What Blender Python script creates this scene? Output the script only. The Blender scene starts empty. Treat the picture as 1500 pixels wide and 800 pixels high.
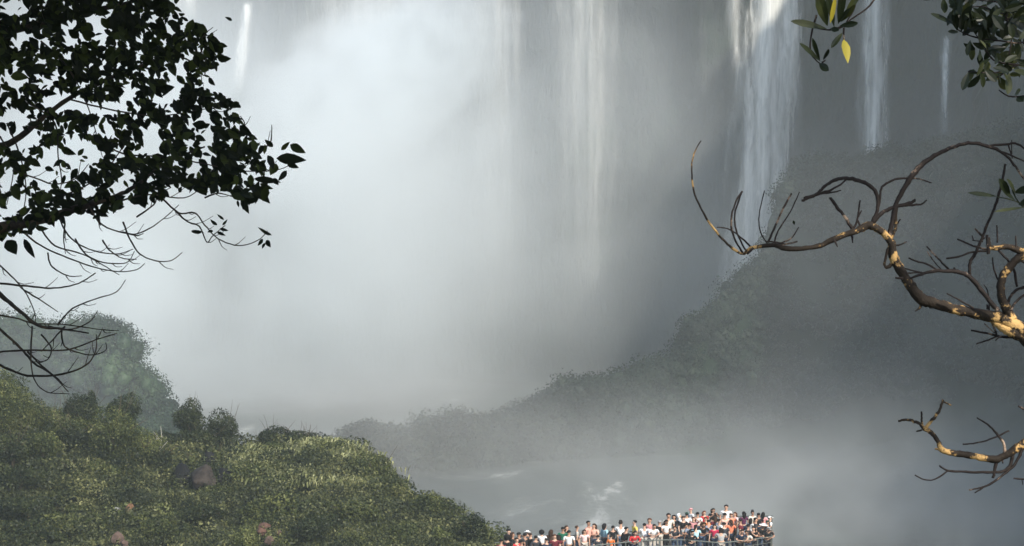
import bpy, bmesh, math, random
import numpy as np
from mathutils import Vector, Matrix, noise as mn

# ---------------------------------------------------------------- camera, sky, sun, exposure
SC = bpy.context.scene
COL = SC.collection
R = math.radians
F = 3383.0                       # focal length in photo pixels (1500 wide)
PITCH = math.atan(200 / F)       # camera looks slightly down, eye height z = 0
RIVER = -45.0

cam_d = bpy.data.cameras.new("camera"); cam = bpy.data.objects.new("camera", cam_d)
COL.objects.link(cam)
cam_d.lens = 36 * F / 1500; cam_d.sensor_width = 36; cam_d.clip_start = 0.1; cam_d.clip_end = 6000
cam.location = (0, 0, 0); cam.rotation_euler = (R(90) - PITCH, 0, 0)
SC.camera = cam

SUN_EL, SUN_AZ = R(38), R(145)   # azimuth clockwise from +Y (view direction): from behind on the right
sun_dir = Vector((math.sin(SUN_AZ) * math.cos(SUN_EL), math.cos(SUN_AZ) * math.cos(SUN_EL), math.sin(SUN_EL)))
wd = bpy.data.worlds.new("World"); SC.world = wd; wd.use_nodes = True
wt = wd.node_tree
sky = wt.nodes.new("ShaderNodeTexSky"); sky.sky_type = 'NISHITA'; sky.sun_disc = False
sky.sun_elevation = SUN_EL; sky.sun_rotation = SUN_AZ
wt.links.new(sky.outputs[0], wt.nodes["Background"].inputs[0])
wt.nodes["Background"].inputs[1].default_value = 0.15
sun_d = bpy.data.lights.new("sun", 'SUN'); sun_d.energy = 4.7; sun_d.angle = R(0.9); sun_d.color = (1, .93, .82)
sun = bpy.data.objects.new("sun", sun_d); COL.objects.link(sun)
sun.rotation_euler = sun_dir.to_track_quat('Z', 'Y').to_euler()
sun.location = sun_dir * 60
SC.view_settings.view_transform = 'Standard'; SC.view_settings.look = 'None'
SC.view_settings.exposure = 0.41; SC.view_settings.gamma = 1
SC.cycles.volume_bounces = 10; SC.cycles.max_bounces = 14; SC.cycles.transparent_max_bounces = 32
SC.cycles.volume_step_rate = 0.45; SC.cycles.volume_max_steps = 256
SC.cycles.use_denoising = True

# ---------------------------------------------------------------- helpers
def at(px, py, Y):
    """world point that stands at distance Y ahead of the camera on the sight line of photo pixel px, py"""
    cx = (px - 750) / F; cy = (400 - py) / F
    c, s = math.cos(PITCH), math.sin(PITCH)
    d = (cx, c + cy * s, -s + cy * c)
    k = Y / d[1]
    return Vector((d[0] * k, Y, d[2] * k))

def tag(o, label=None, cat=None, group=None, kind=None):
    for k, v in (("label", label), ("category", cat), ("group", group), ("kind", kind)):
        if v: o[k] = v
    return o

def mesh_obj(name, V, Fc, mat, parent=None, smooth=False, uv=None):
    me = bpy.data.meshes.new(name)
    if isinstance(V, np.ndarray): V = V.tolist()
    if isinstance(Fc, np.ndarray): Fc = Fc.tolist()
    me.from_pydata(V, [], Fc); me.update()
    if uv is not None:
        ul = me.uv_layers.new(name="UVMap"); ul.data.foreach_set("uv", np.asarray(uv, dtype=np.float32).ravel())
    for m in (mat if isinstance(mat, (list, tuple)) else [mat]):
        if m: me.materials.append(m)
    if smooth: me.polygons.foreach_set("use_smooth", [True] * len(me.polygons))
    o = bpy.data.objects.new(name, me); COL.objects.link(o)
    if parent: o.parent = parent
    return o

def empty(name, loc=(0, 0, 0)):
    o = bpy.data.objects.new(name, None); COL.objects.link(o); o.location = loc; o.empty_display_size = .2
    return o

def reparent(child, parent):
    """keep the child where it is in the world while it becomes a part of the thing (translation-only empties)"""
    child.parent = parent
    child.location = child.location - parent.location
    return child

class NT:
    def __init__(s, name):
        s.m = bpy.data.materials.new(name); s.m.use_nodes = True; s.t = s.m.node_tree
        s.t.nodes.clear(); s.out = s.t.nodes.new("ShaderNodeOutputMaterial")
    def n(s, typ, **kw):
        nd = s.t.nodes.new(typ)
        for k, v in kw.items():
            if k.startswith("i_"):
                key = k[2:]; key = int(key) if key.isdigit() else key.replace("_", " ")
                if isinstance(v, bpy.types.NodeSocket): s.t.links.new(v, nd.inputs[key])
                else: nd.inputs[key].default_value = v
            else: setattr(nd, k, v)
        return nd
    def math(s, op, a, b=0.0, c=None, clamp=False):
        nd = s.t.nodes.new("ShaderNodeMath"); nd.operation = op; nd.use_clamp = clamp
        for i, v in enumerate((a, b) if c is None else (a, b, c)):
            if isinstance(v, bpy.types.NodeSocket): s.t.links.new(v, nd.inputs[i])
            else: nd.inputs[i].default_value = v
        return nd.outputs[0]
    def ramp(s, fac, stops, interp='LINEAR'):
        nd = s.t.nodes.new("ShaderNodeValToRGB"); nd.color_ramp.interpolation = interp
        e = nd.color_ramp.elements
        while len(e) < len(stops): e.new(0.5)
        for el, (p, c) in zip(e, stops):
            el.position = p; el.color = (*c, 1) if len(c) == 3 else c
        s.t.links.new(fac, nd.inputs[0]); return nd.outputs[0]
    def noise(s, vec, scale, detail=4, rough=.55, dist=0.0, out=0):
        nd = s.t.nodes.new("ShaderNodeTexNoise"); nd.inputs["Scale"].default_value = scale
        nd.inputs["Detail"].default_value = detail; nd.inputs["Roughness"].default_value = rough
        nd.inputs["Distortion"].default_value = dist
        if vec is not None: s.t.links.new(vec, nd.inputs["Vector"])
        return nd.outputs[out]
    def pos(s, scale=(1, 1, 1)):
        g = s.t.nodes.new("ShaderNodeNewGeometry").outputs["Position"]
        if tuple(scale) == (1, 1, 1): return g
        mp = s.t.nodes.new("ShaderNodeMapping"); mp.inputs["Scale"].default_value = scale
        s.t.links.new(g, mp.inputs["Vector"]); return mp.outputs[0]
    def surf(s, sock): s.t.links.new(sock, s.out.inputs["Surface"]); return s.m
    def bsdf(s, color, rough=.8, spec=.3, bump=None, bstr=.5, bdist=.1, alpha=None, **kw):
        b = s.t.nodes.new("ShaderNodeBsdfPrincipled")
        def setv(k, v):
            if v is None: return
            if isinstance(v, bpy.types.NodeSocket): s.t.links.new(v, b.inputs[k])
            else: b.inputs[k].default_value = (*v, 1) if isinstance(v, tuple) and len(v) == 3 else v
        setv("Base Color", color); setv("Roughness", rough); setv("Specular IOR Level", spec); setv("Alpha", alpha)
        for k, v in kw.items(): setv(k.replace("_", " "), v)
        if bump is not None:
            bn = s.t.nodes.new("ShaderNodeBump"); bn.inputs["Strength"].default_value = bstr; bn.inputs["Distance"].default_value = bdist
            s.t.links.new(bump, bn.inputs["Height"]); s.t.links.new(bn.outputs[0], b.inputs["Normal"])
        s.t.links.new(b.outputs[0], s.out.inputs["Surface"])
        return s.m

def fbm(x, y, z=0.0, sc=1.0, oct=4):
    return mn.fractal(Vector((x * sc, y * sc, z * sc)), 1.0, 2.0, oct)

def smooth(a, b, x):
    t = min(1, max(0, (x - a) / (b - a))); return t * t * (3 - 2 * t)

def interp(pts, x):
    if x <= pts[0][0]: return pts[0][1]
    for (x0, y0), (x1, y1) in zip(pts, pts[1:]):
        if x <= x1: return y0 + (y1 - y0) * (x - x0) / (x1 - x0)
    return pts[-1][1]

def grid(nx, ny, fn):
    """quad sheet; fn(u, v) -> point"""
    V = [fn(i / nx, j / ny) for j in range(ny + 1) for i in range(nx + 1)]
    Fc = [(j * (nx + 1) + i, j * (nx + 1) + i + 1, (j + 1) * (nx + 1) + i + 1, (j + 1) * (nx + 1) + i) for j in range(ny) for i in range(nx)]
    return V, Fc

# ---------------------------------------------------------------- materials of the setting
def m_rock():
    t = NT("wet_rock"); p = t.pos()
    n = t.noise(p, .12, 8, .65); n2 = t.noise(t.pos((1, 1, .25)), .5, 6, .6)
    c = t.ramp(t.math('ADD', t.math('MULTIPLY', n, .6), t.math('MULTIPLY', n2, .4)),
               [(.3, (.008, .012, .013)), (.48, (.026, .03, .03)), (.62, (.016, .028, .02)), (.8, (.055, .055, .05))])
    return t.bsdf(c, .7, .4, bump=n2, bstr=.9, bdist=1.2)
def m_river():
    t = NT("river_water"); p = t.pos((1, .45, 1))
    n = t.noise(p, .05, 8, .62, .6); w = t.noise(t.pos(), .8, 6, .6)
    yy = t.n('ShaderNodeSeparateXYZ', i_0=t.pos()).outputs[1]
    n = t.math('SUBTRACT', n, t.math('MULTIPLY', t.math('MAXIMUM', t.math('SUBTRACT', yy, 305), 0), .002))
    xx = t.n('ShaderNodeSeparateXYZ', i_0=t.pos()).outputs[0]
    n = t.math('SUBTRACT', n, t.math('MULTIPLY', t.math('MAXIMUM', t.math('SUBTRACT', xx, 8), 0), .012))
    c = t.ramp(n, [(.47, (.04, .05, .045)), (.53, (.1, .11, .1)), (.6, (.5, .51, .49)), (.75, (.75, .75, .73))])
    return t.bsdf(c, .25, .5, bump=w, bstr=.7, bdist=.4)
def m_soil():
    t = NT("mossy_soil"); p = t.pos()
    n = t.noise(p, .7, 8, .65)
    c = t.ramp(n, [(.3, (.014, .018, .009)), (.5, (.028, .034, .016)), (.7, (.055, .05, .028))])
    return t.bsdf(c, .95, .1, bump=n, bstr=.8, bdist=.3)
def m_water_fall(name, edge=.35, lo=.3, hi=.6, amax=.8, fade=.2):
    """white falling water, see-through strands; UV u runs across, v along the fall"""
    t = NT(name)
    uv = t.n("ShaderNodeTexCoord").outputs["UV"]
    sp = t.n("ShaderNodeSeparateXYZ", i_0=uv)
    u = sp.outputs[0]
    st = t.noise(t.pos((1, 1, .035)), .55, 6, .65, .3)
    st2 = t.noise(t.pos((1, 1, .12)), 1.6, 4, .6, .4)
    s = t.math('ADD', t.math('MULTIPLY', st, .65), t.math('MULTIPLY', st2, .35))
    d = t.math('ABSOLUTE', t.math('SUBTRACT', t.math('MULTIPLY', u, 2), 1))
    wob = t.noise(t.pos((1, 1, .12)), .5, 5, .65)
    d = t.math('ADD', d, t.math('MULTIPLY', t.math('SUBTRACT', wob, .38), 1.5))
    e = t.n("ShaderNodeMapRange", interpolation_type='SMOOTHSTEP'); 
    t.t.links.new(d, e.inputs[0]); e.inputs[1].default_value = 1; e.inputs[2].default_value = 1 - edge * 2
    e.inputs[3].default_value = 0; e.inputs[4].default_value = 1
    a = t.n("ShaderNodeMapRange", interpolation_type='SMOOTHSTEP')
    t.t.links.new(s, a.inputs[0]); a.inputs[1].default_value = lo; a.inputs[2].default_value = hi
    al = t.math('MULTIPLY', a.outputs[0], e.outputs[0], clamp=True)
    vt = t.n("ShaderNodeMapRange", interpolation_type='SMOOTHSTEP'); t.t.links.new(sp.outputs[1], vt.inputs[0])
    vt.inputs[1].default_value = 1.0; vt.inputs[2].default_value = .93; vt.inputs[3].default_value = 0; vt.inputs[4].default_value = 1
    vb = t.n("ShaderNodeMapRange", interpolation_type='SMOOTHSTEP'); t.t.links.new(sp.outputs[1], vb.inputs[0])
    vb.inputs[1].default_value = 0; vb.inputs[2].default_value = fade; vb.inputs[3].default_value = 0; vb.inputs[4].default_value = 1
    al = t.math('MULTIPLY', al, t.math('MULTIPLY', vt.outputs[0], vb.outputs[0]))
    c = t.ramp(st, [(.3, (.56, .58, .56)), (.6, (.84, .84, .8))])
    al = t.math('MULTIPLY', al, amax)
    return t.bsdf(c, .6, .3, bump=s, bstr=.5, bdist=.8, alpha=al)

M_rock, M_river, M_soil = m_rock(), m_river(), m_soil()

# ---------------------------------------------------------------- river, far cliff, side wall shaped to cast shade, plateau
V, Fc = grid(60, 60, lambda u, v: (-260 + 560 * u, 60 + 460 * v, RIVER + .35 * fbm(-260 + 560 * u, 60 + 460 * v, 0, .08)))
tag(mesh_obj("river", V, Fc, M_river, smooth=True), kind="structure", label="grey green river with white foam patches at the foot of the gorge")

def cliff_line(s):
    """plan line of the far gorge wall, s in 0..1 from far left to the unseen right wall, extended towards the viewer to cast shade"""
    pts = [(-330, 330), (-230, 420), (-120, 452), (-62, 470), (-40, 462), (-10, 446), (30, 440), (75, 437), (92, 425), (98, 400), (100, 350), (106, 300), (106, 250), (104, 205), (112, 150), (160, 105)]
    L = [0]
    for (a, b), (c, d) in zip(pts, pts[1:]): L.append(L[-1] + math.hypot(c - a, d - b))
    x = s * L[-1]
    for i in range(len(pts) - 1):
        if x <= L[i + 1] or i == len(pts) - 2:
            k = (x - L[i]) / (L[i + 1] - L[i]); k = min(1, k)
            return pts[i][0] + (pts[i + 1][0] - pts[i][0]) * k, pts[i][1] + (pts[i + 1][1] - pts[i][1]) * k
CLIFF_TOP = 52
def cliff_top(x, y=400): return CLIFF_TOP + 43 * smooth(80, 99, x) * (.12 + .88 * smooth(230, 310, y))  # right wall raised out of view so its shade falls on the right side
def cliff_pt(u, v):
    x, y = cliff_line(u)
    z = RIVER - 2 + (cliff_top(x, y) - RIVER + 2) * v
    d = 5 * fbm(x, z * .6, 3, .035, 5) + 2.2 * fbm(x, z, 9, .12, 4)
    ledge = 7 * smooth(.62, .42, v)             # a bench two fifths up
    top = fbm(x, y, 1, .05) * (5 + 14 * smooth(80, 99, x)) if v > .98 else 0
    nx, ny = (0, -1) if x < 88 else (-.8, -.6)
    return (x + nx * (d + ledge), y + ny * (d + ledge), z + top)
V, Fc = grid(220, 60, cliff_pt)
tag(mesh_obj("gorge_cliff", V, Fc, M_rock, smooth=True), kind="structure", label="dark wet rock wall of the gorge behind the waterfalls")
def plat(u, v):
    x, y = cliff_line(u)
    x2, y2 = (-2200 + 4700 * u, 3200)
    if u > .8: x2, y2 = 2500, 3200 - (u - .8) / .2 * 3000
    k = v ** 2.2
    return (x + (x2 - x) * k, y + (y2 - y) * k, cliff_top(x, y) - .6 + 5 * fbm(x, y + v * 300, 2, .01))
V, Fc = grid(80, 30, plat)
tag(mesh_obj("plateau", V, Fc, M_soil, smooth=True), kind="structure")

# waterfalls: each stream a curtain of its own, hung in front of the rock
def stream(name, label, xs_top, xs_bot, z_top, z_bot, depth, mat, bulge=1.5, n=24, group="streams of the waterfall"):
    """curtain between the px columns given at its top and bottom; closed sheet with real thickness"""
    yt = depth
    def pt(u, v, back):
        a = xs_top[0] + (xs_top[1] - xs_top[0]) * u; b = xs_bot[0] + (xs_bot[1] - xs_bot[0]) * u
        k = 1 - v
        x = (a + (b - a) * k ** 1.2 - 750) / F * yt
        z = z_bot + (z_top - z_bot) * v
        w = 1.1 * fbm(x, z * .05, 5, .35, 4) + .5 * fbm(x, z * .12, 1, 1.1, 3)
        y = yt - bulge * (1 - abs(2 * u - 1) ** 2) - 3.5 * (1 - v) + w + (1.2 if back else 0)
        return (x, y, z)
    nx, nz = n, 30
    V, Fc = [], []; uv = []
    for back in (0, 1):
        for j in range(nz + 1):
            for i in range(nx + 1): V.append(pt(i / nx, j / nz, back))
    N = (nx + 1) * (nz + 1)
    for back in (0, 1):
        for j in range(nz):
            for i in range(nx):
                q = [j * (nx + 1) + i, j * (nx + 1) + i + 1, (j + 1) * (nx + 1) + i + 1, (j + 1) * (nx + 1) + i]
                quv = [(i / nx, j / nz), ((i + 1) / nx, j / nz), ((i + 1) / nx, (j + 1) / nz), (i / nx, (j + 1) / nz)]
                if back: q = [a + N for a in reversed(q)]; quv = quv[::-1]
                Fc.append(q); uv += quv
    o = mesh_obj(name, V, Fc, mat, smooth=True, uv=uv)
    return tag(o, label, "waterfall", group)
M_wf = m_water_fall("falling_water", .36, .12, .62, .9, .35)
M_wf3 = m_water_fall("thin_falling_water", .45, .3, .6, .7, .5)
M_wf2 = m_water_fall("falling_water_veil", .5, .15, .85, .4, .5)
def zof(py, Y): return at(0, py, Y).z
T = CLIFF_TOP + 1
stream("waterfall", "small white stream beside the leaves at the top left edge of the cliff", (262, 300), (252, 304), T, zof(70, 455), 452, M_wf3)
stream("waterfall", "slim white stream down the pale grey rock left of the billowing spray", (352, 378), (326, 364), zof(2, 452), zof(150, 452), 450, M_wf3, n=10)
stream("waterfall", "broad main fall hidden in white spray left of the middle", (400, 680), (380, 690), T, RIVER, 430, M_wf2)
stream("waterfall", "tall hazy fall just left of the middle of the cliff", (672, 782), (664, 790), T, RIVER, 425, M_wf2)
stream("waterfall", "wide hazy fall right of the middle with two bright strands", (796, 922), (788, 930), T, RIVER, 425, M_wf2)
stream("waterfall", "faint narrow fall close beside the big right hand fall", (1052, 1098), (1052, 1098), T, zof(220, 425), 424, M_wf2, n=10)
stream("waterfall", "big white fall ending at the dark forested slope on the right", (1088, 1208), (1018, 1150), T, RIVER, 420, M_wf, bulge=2.5)
stream("waterfall", "white fall between the big right hand fall and the thin trickle", (1250, 1306), (1232, 1316), T, RIVER, 418, M_wf3)
stream("waterfall", "thin white trickle below the leafy twigs at the upper right", (1374, 1392), (1366, 1386), zof(50, 405), zof(215, 405), 403, M_wf3, bulge=.4, n=8)

# ---------------------------------------------------------------- haze and mist
def m_haze(dens, col=(.85, .94, .93)):
    t = NT("haze_air"); v = t.n("ShaderNodeVolumePrincipled"); v.inputs["Color"].default_value = (*col, 1)
    v.inputs["Density"].default_value = dens; v.inputs["Anisotropy"].default_value = 0.0
    t.t.links.new(v.outputs[0], t.out.inputs["Volume"]); return t.m
def box(name, lo, hi, mat):
    V = [(x, y, z) for z in (lo[2], hi[2]) for y in (lo[1], hi[1]) for x in (lo[0], hi[0])]
    Fc = [(0, 2, 3, 1), (4, 5, 7, 6), (0, 1, 5, 4), (2, 6, 7, 3), (0, 4, 6, 2), (1, 3, 7, 5)]
    return mesh_obj(name, V, Fc, mat)
HAZE = .0004
tag(box("haze", (-2600, -400, RIVER - 4), (2800, 3600, 130), m_haze(HAZE)), kind="stuff", label="thin grey air filling the gorge")

def plume(name, label, c, r, dens, nscale=2.0, lo=.35, hi=.65, pw=1.0, seed=0, edge=.25, color=(.935, .97, .985), rot=0.0, stretch=1.0, cat="spray"):
    """spray cloud: ellipsoid domain, density falls off to its rim and is broken up by noise"""
    bm = bmesh.new(); bmesh.ops.create_icosphere(bm, subdivisions=3, radius=1)
    me = bpy.data.meshes.new(name); bm.to_mesh(me); bm.free()
    o = bpy.data.objects.new(name, me); COL.objects.link(o); o.location = c; o.scale = r; o.rotation_euler = (0, rot, 0)
    t = NT("spray_" + name)
    oc = t.n("ShaderNodeTexCoord").outputs["Object"]
    ln = t.n("ShaderNodeVectorMath", operation='LENGTH', i_0=oc).outputs["Value"]
    mp = t.n("ShaderNodeMapping"); mp.inputs["Location"].default_value = (seed * 3.7, seed * 1.3, seed * 7.1)
    mp.inputs["Scale"].default_value = (r[0] / 40, r[1] / 40, r[2] / 40 / stretch); t.t.links.new(oc, mp.inputs["Vector"])
    nz = t.noise(mp.outputs[0], nscale, 3, .55, .3)
    ln2 = t.math('ADD', ln, t.math('MULTIPLY', t.math('SUBTRACT', nz, .5), edge * 2))
    fall = t.n("ShaderNodeMapRange", interpolation_type='SMOOTHSTEP'); t.t.links.new(ln2, fall.inputs[0])
    fall.inputs[1].default_value = .95; fall.inputs[2].default_value = .95 - pw; fall.inputs[3].default_value = 0; fall.inputs[4].default_value = 1
    hard = t.n("ShaderNodeMapRange"); t.t.links.new(ln, hard.inputs[0])
    hard.inputs[1].default_value = 1; hard.inputs[2].default_value = .9; hard.inputs[3].default_value = 0; hard.inputs[4].default_value = 1
    br = t.n("ShaderNodeMapRange"); t.t.links.new(nz, br.inputs[0]); br.inputs[1].default_value = lo; br.inputs[2].default_value = hi
    br.inputs[3].default_value = .35; br.inputs[4].default_value = 1.3
    d = t.math('MULTIPLY', t.math('MULTIPLY', fall.outputs[0], br.outputs[0]), t.math('MULTIPLY', hard.outputs[0], dens))
    v = t.n("ShaderNodeVolumePrincipled"); v.inputs["Color"].default_value = (*color, 1); v.inputs["Anisotropy"].default_value = 0.0
    t.t.links.new(d, v.inputs["Density"]); t.t.links.new(v.outputs[0], t.out.inputs["Volume"])
    me.materials.append(t.m)
    return tag(o, label, None, None, "stuff")
def px_plume(name, label, cx, cy, Y, rx, ry, rz, dens, **kw):
    k = Y / F
    return plume(name, label, at(cx, cy, Y), (rx * k, ry, rz * k), dens, **kw)
px_plume("spray_cloud", "dense white spray rising from the main fall", 160, 380, 385, 800, 34, 680, .068, nscale=1.3, pw=.8, seed=1, edge=.10)
px_plume("spray_billow", "bright billowing spray at the top left", 530, 135, 420, 300, 9, 140, .17, nscale=6, pw=.3, seed=2, edge=.35, rot=R(-33))
px_plume("fall_spray", "smooth spray falling below the bright billow", 590, 330, 412, 300, 14, 470, .045, nscale=2, pw=.7, seed=9, edge=.1)
px_plume("spray_veil", "thin veil of spray in front of the middle falls", 790, 260, 400, 440, 22, 560, .027, nscale=1.3, pw=.8, seed=3, edge=.12)
px_plume("river_mist", "low grey mist over the river", 600, 660, 300, 600, 30, 180, .018, color=(.985, .975, .95), nscale=1.6, pw=.8, seed=4, edge=.2)
px_plume("slope_mist", "pale mist drifting up the lower right slope", 1180, 800, 255, 740, 38, 330, .021, color=(.95, .975, .955), nscale=3.4, lo=.42, hi=.58, pw=.7, seed=5, edge=.5)
px_plume("spur_mist", "faint mist between the near hill and the spur", 60, 560, 188, 420, 12, 300, .013, nscale=1.6, pw=.8, seed=6)
px_plume("slope_veil", "thin blue grey air in front of the right hand slope", 1270, 420, 290, 520, 16, 420, .006, nscale=2.2, lo=.4, hi=.62, pw=.8, seed=8, edge=.2)
px_plume("base_spray", "soft spray where the big right hand fall meets the slope", 1060, 430, 398, 170, 9, 200, .028, nscale=2.4, pw=.8, seed=12, edge=.2)
# ---------------------------------------------------------------- foliage materials and builders
def m_leaf(name, dark, mid, light, nsc=.6, trans=.25, rough=.55, spec=.3, yellow=None):
    t = NT(name); g = t.n("ShaderNodeNewGeometry")
    rnd = g.outputs["Random Per Island"]
    n = t.noise(t.pos(), nsc, 4, .6)
    n = t.math('MULTIPLY_ADD', t.math('SUBTRACT', n, .5), 2.1, .5)
    f = t.math('ADD', t.math('MULTIPLY', rnd, .4), t.math('MULTIPLY', n, .75))
    stops = [(.25, dark), (.62, mid), (.92, light)]
    if yellow: stops.append((.995, yellow))
    c = t.ramp(f, stops)
    b = t.n("ShaderNodeBsdfPrincipled", i_Roughness=rough); b.inputs["Specular IOR Level"].default_value = spec
    t.t.links.new(c, b.inputs["Base Color"])
    tr = t.n("ShaderNodeBsdfTranslucent"); t.t.links.new(c, tr.inputs[0])
    mx = t.n("ShaderNodeMixShader"); mx.inputs[0].default_value = trans
    t.t.links.new(b.outputs[0], mx.inputs[1]); t.t.links.new(tr.outputs[0], mx.inputs[2])
    return t.surf(mx.outputs[0])
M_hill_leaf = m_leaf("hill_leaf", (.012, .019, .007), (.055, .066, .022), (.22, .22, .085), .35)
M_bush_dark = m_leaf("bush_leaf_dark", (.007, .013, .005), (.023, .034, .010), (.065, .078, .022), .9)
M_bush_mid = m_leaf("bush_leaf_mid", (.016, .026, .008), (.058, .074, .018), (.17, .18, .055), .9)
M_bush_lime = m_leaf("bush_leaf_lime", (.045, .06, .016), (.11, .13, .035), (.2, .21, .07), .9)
M_blade = m_leaf("grass_blade", (.08, .1, .035), (.24, .25, .10), (.5, .5, .27), 1.2)
M_reed = m_leaf("reed_blade", (.03, .045, .018), (.09, .105, .045), (.26, .27, .16), 1.2)
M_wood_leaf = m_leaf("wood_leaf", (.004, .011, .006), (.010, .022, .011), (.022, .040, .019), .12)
M_spur_leaf = m_leaf('spur_leaf', (.006, .02, .009), (.018, .046, .02), (.05, .09, .036), .15)
M_stem = NT("grey_stem"); M_stem = M_stem.bsdf((.08, .065, .045), .9, .1)
M_stem_pale = NT("pale_stem").bsdf((.42, .4, .34), .8, .2)
rng = np.random.default_rng(11)

def cards(P, N, size, asp=1.6, rng=rng, droop=0.0):
    """leaf-shaped quads (kite folded on its midrib line) at points P with normals N; returns V, F arrays"""
    n = len(P)
    N = N / (np.linalg.norm(N, axis=1, keepdims=True) + 1e-9)
    a = rng.normal(size=(n, 3)); a[:, 2] -= droop
    T = a - (a * N).sum(1, keepdims=True) * N; T /= np.linalg.norm(T, axis=1, keepdims=True) + 1e-9
    B = np.cross(N, T)
    s = (size if np.ndim(size) else np.full(n, size))[:, None]
    L = s * .5; W = s * .5 / asp
    bend = N * s * .12
    V = np.stack([P - T * L, P - B * W * 1.0 + bend - T * L * .1, P + T * L, P + B * W + bend - T * L * .1], 1).reshape(-1, 3)
    Fi = np.arange(n * 4).reshape(n, 4)
    return V, Fi

def fast_mesh(name, V, Fi, mat, parent=None):
    me = bpy.data.meshes.new(name); nv, nf = len(V), len(Fi); k = Fi.shape[1]
    me.vertices.add(nv); me.vertices.foreach_set("co", np.asarray(V, np.float32).ravel())
    me.loops.add(nf * k); me.loops.foreach_set("vertex_index", np.asarray(Fi, np.int32).ravel())
    me.polygons.add(nf); me.polygons.foreach_set("loop_start", np.arange(0, nf * k, k, dtype=np.int32))
    me.update(calc_edges=True); me.validate()
    me.materials.append(mat)
    o = bpy.data.objects.new(name, me); COL.objects.link(o)
    if parent: o.parent = parent
    return o

def sph(n, rng=rng):
    a = rng.normal(size=(n, 3)); return a / np.linalg.norm(a, axis=1, keepdims=True)

def tube_data(pts, rad, seg=6, V=None, Fc=None):
    """append a tapered tube through world points"""
    V = [] if V is None else V; Fc = [] if Fc is None else Fc
    pts = [Vector(p) for p in pts]; base = len(V); ref = None
    for i, p in enumerate(pts):
        t = (pts[min(i + 1, len(pts) - 1)] - pts[max(i - 1, 0)])
        t = t.normalized() if t.length > 1e-9 else Vector((0, 0, 1))
        if ref is None: ref = t.orthogonal().normalized()
        ref = (ref - t * ref.dot(t)); ref = ref.normalized() if ref.length > 1e-6 else t.orthogonal().normalized()
        b = t.cross(ref)
        for k in range(seg):
            a = 2 * math.pi * k / seg
            V.append(p + (ref * math.cos(a) + b * math.sin(a)) * rad[i])
    m = len(pts)
    for i in range(m - 1):
        for k in range(seg):
            k2 = (k + 1) % seg
            Fc.append((base + i * seg + k, base + i * seg + k2, base + (i + 1) * seg + k2, base + (i + 1) * seg + k))
    Fc.append(tuple(base + k for k in reversed(range(seg)))); Fc.append(tuple(base + (m - 1) * seg + k for k in range(seg)))
    return V, Fc

# ---------------------------------------------------------------- forested slopes: ground + a wood that reads as one mass
RIDGE = [(440, 690), (500, 668), (515, 645), (535, 632), (555, 645), (580, 652), (625, 630), (645, 622), (670, 618), (700, 620), (745, 612), (790, 598), (805, 584), (830, 566),
         (870, 562), (895, 568), (925, 552), (960, 536), (990, 538), (1005, 506), (1015, 470), (1040, 464), (1062, 444), (1095, 402),
         (1120, 378), (1145, 338), (1155, 270), (1190, 235), (1250, 234), (1300, 220), (1360, 210), (1500, 186), (1900, 100)]
def ridge_Y(px): return interp([(440, 305), (1000, 335), (1250, 372), (1500, 350), (1900, 300)], px)
def ridge_pt(u, v):
    px = 440 + 1460 * u; Yc = ridge_Y(px)
    top = at(px, interp(RIDGE, px) + 14, Yc)
    h = max(2, top.z - (RIVER - 1))
    n = 2.4 * fbm(top.x * .1, v * h * .1, 4, .6, 4)
    if v < .8:
        k = v / .8
        return (top.x + 6 * (1 - k), Yc - (1 - k) * h * .7 + n, RIVER - 1 + h * k ** 1.1 + n * .5 * k)
    k = (v - .8) / .2
    return (top.x, Yc + 40 * k + n, top.z + (-.15 * h * k if k < .6 else -h * (k - .5)))
LEFTR = [(-400, 400), (-200, 440), (-60, 470), (0, 482), (40, 480), (70, 486), (100, 490), (125, 492), (150, 488), (175, 500), (190, 520), (203, 548), (215, 562), (235, 578), (250, 598), (262, 622), (285, 660), (330, 720)]
def left_pt(u, v):
    px = -400 + 730 * u; Yc = 235
    top = at(px, interp(LEFTR, px) + 10, Yc)
    h = max(2, top.z - (RIVER - 1)); n = 1.6 * fbm(top.x * .2, v * 6, 7, .6, 4)
    if v < .8:
        k = v / .8
        return (top.x + 3 * (1 - k), Yc - (1 - k) * h * .8 + n, RIVER - 1 + h * k + n * .5 * k)
    k = (v - .8) / .2
    return (top.x, Yc + 30 * k + n, top.z - h * k * k)
_nu, _nv = 10, 6
CORE = np.array([[math.sin(math.pi * (j + .5) / _nv) * math.cos(2 * math.pi * i / _nu), math.sin(math.pi * (j + .5) / _nv) * math.sin(2 * math.pi * i / _nu), math.cos(math.pi * (j + .5) / _nv)] for j in range(_nv) for i in range(_nu)])
COREF = np.array([[j * _nu + i, j * _nu + (i + 1) % _nu, (j + 1) * _nu + (i + 1) % _nu, (j + 1) * _nu + i] for j in range(_nv - 1) for i in range(_nu)])
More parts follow.
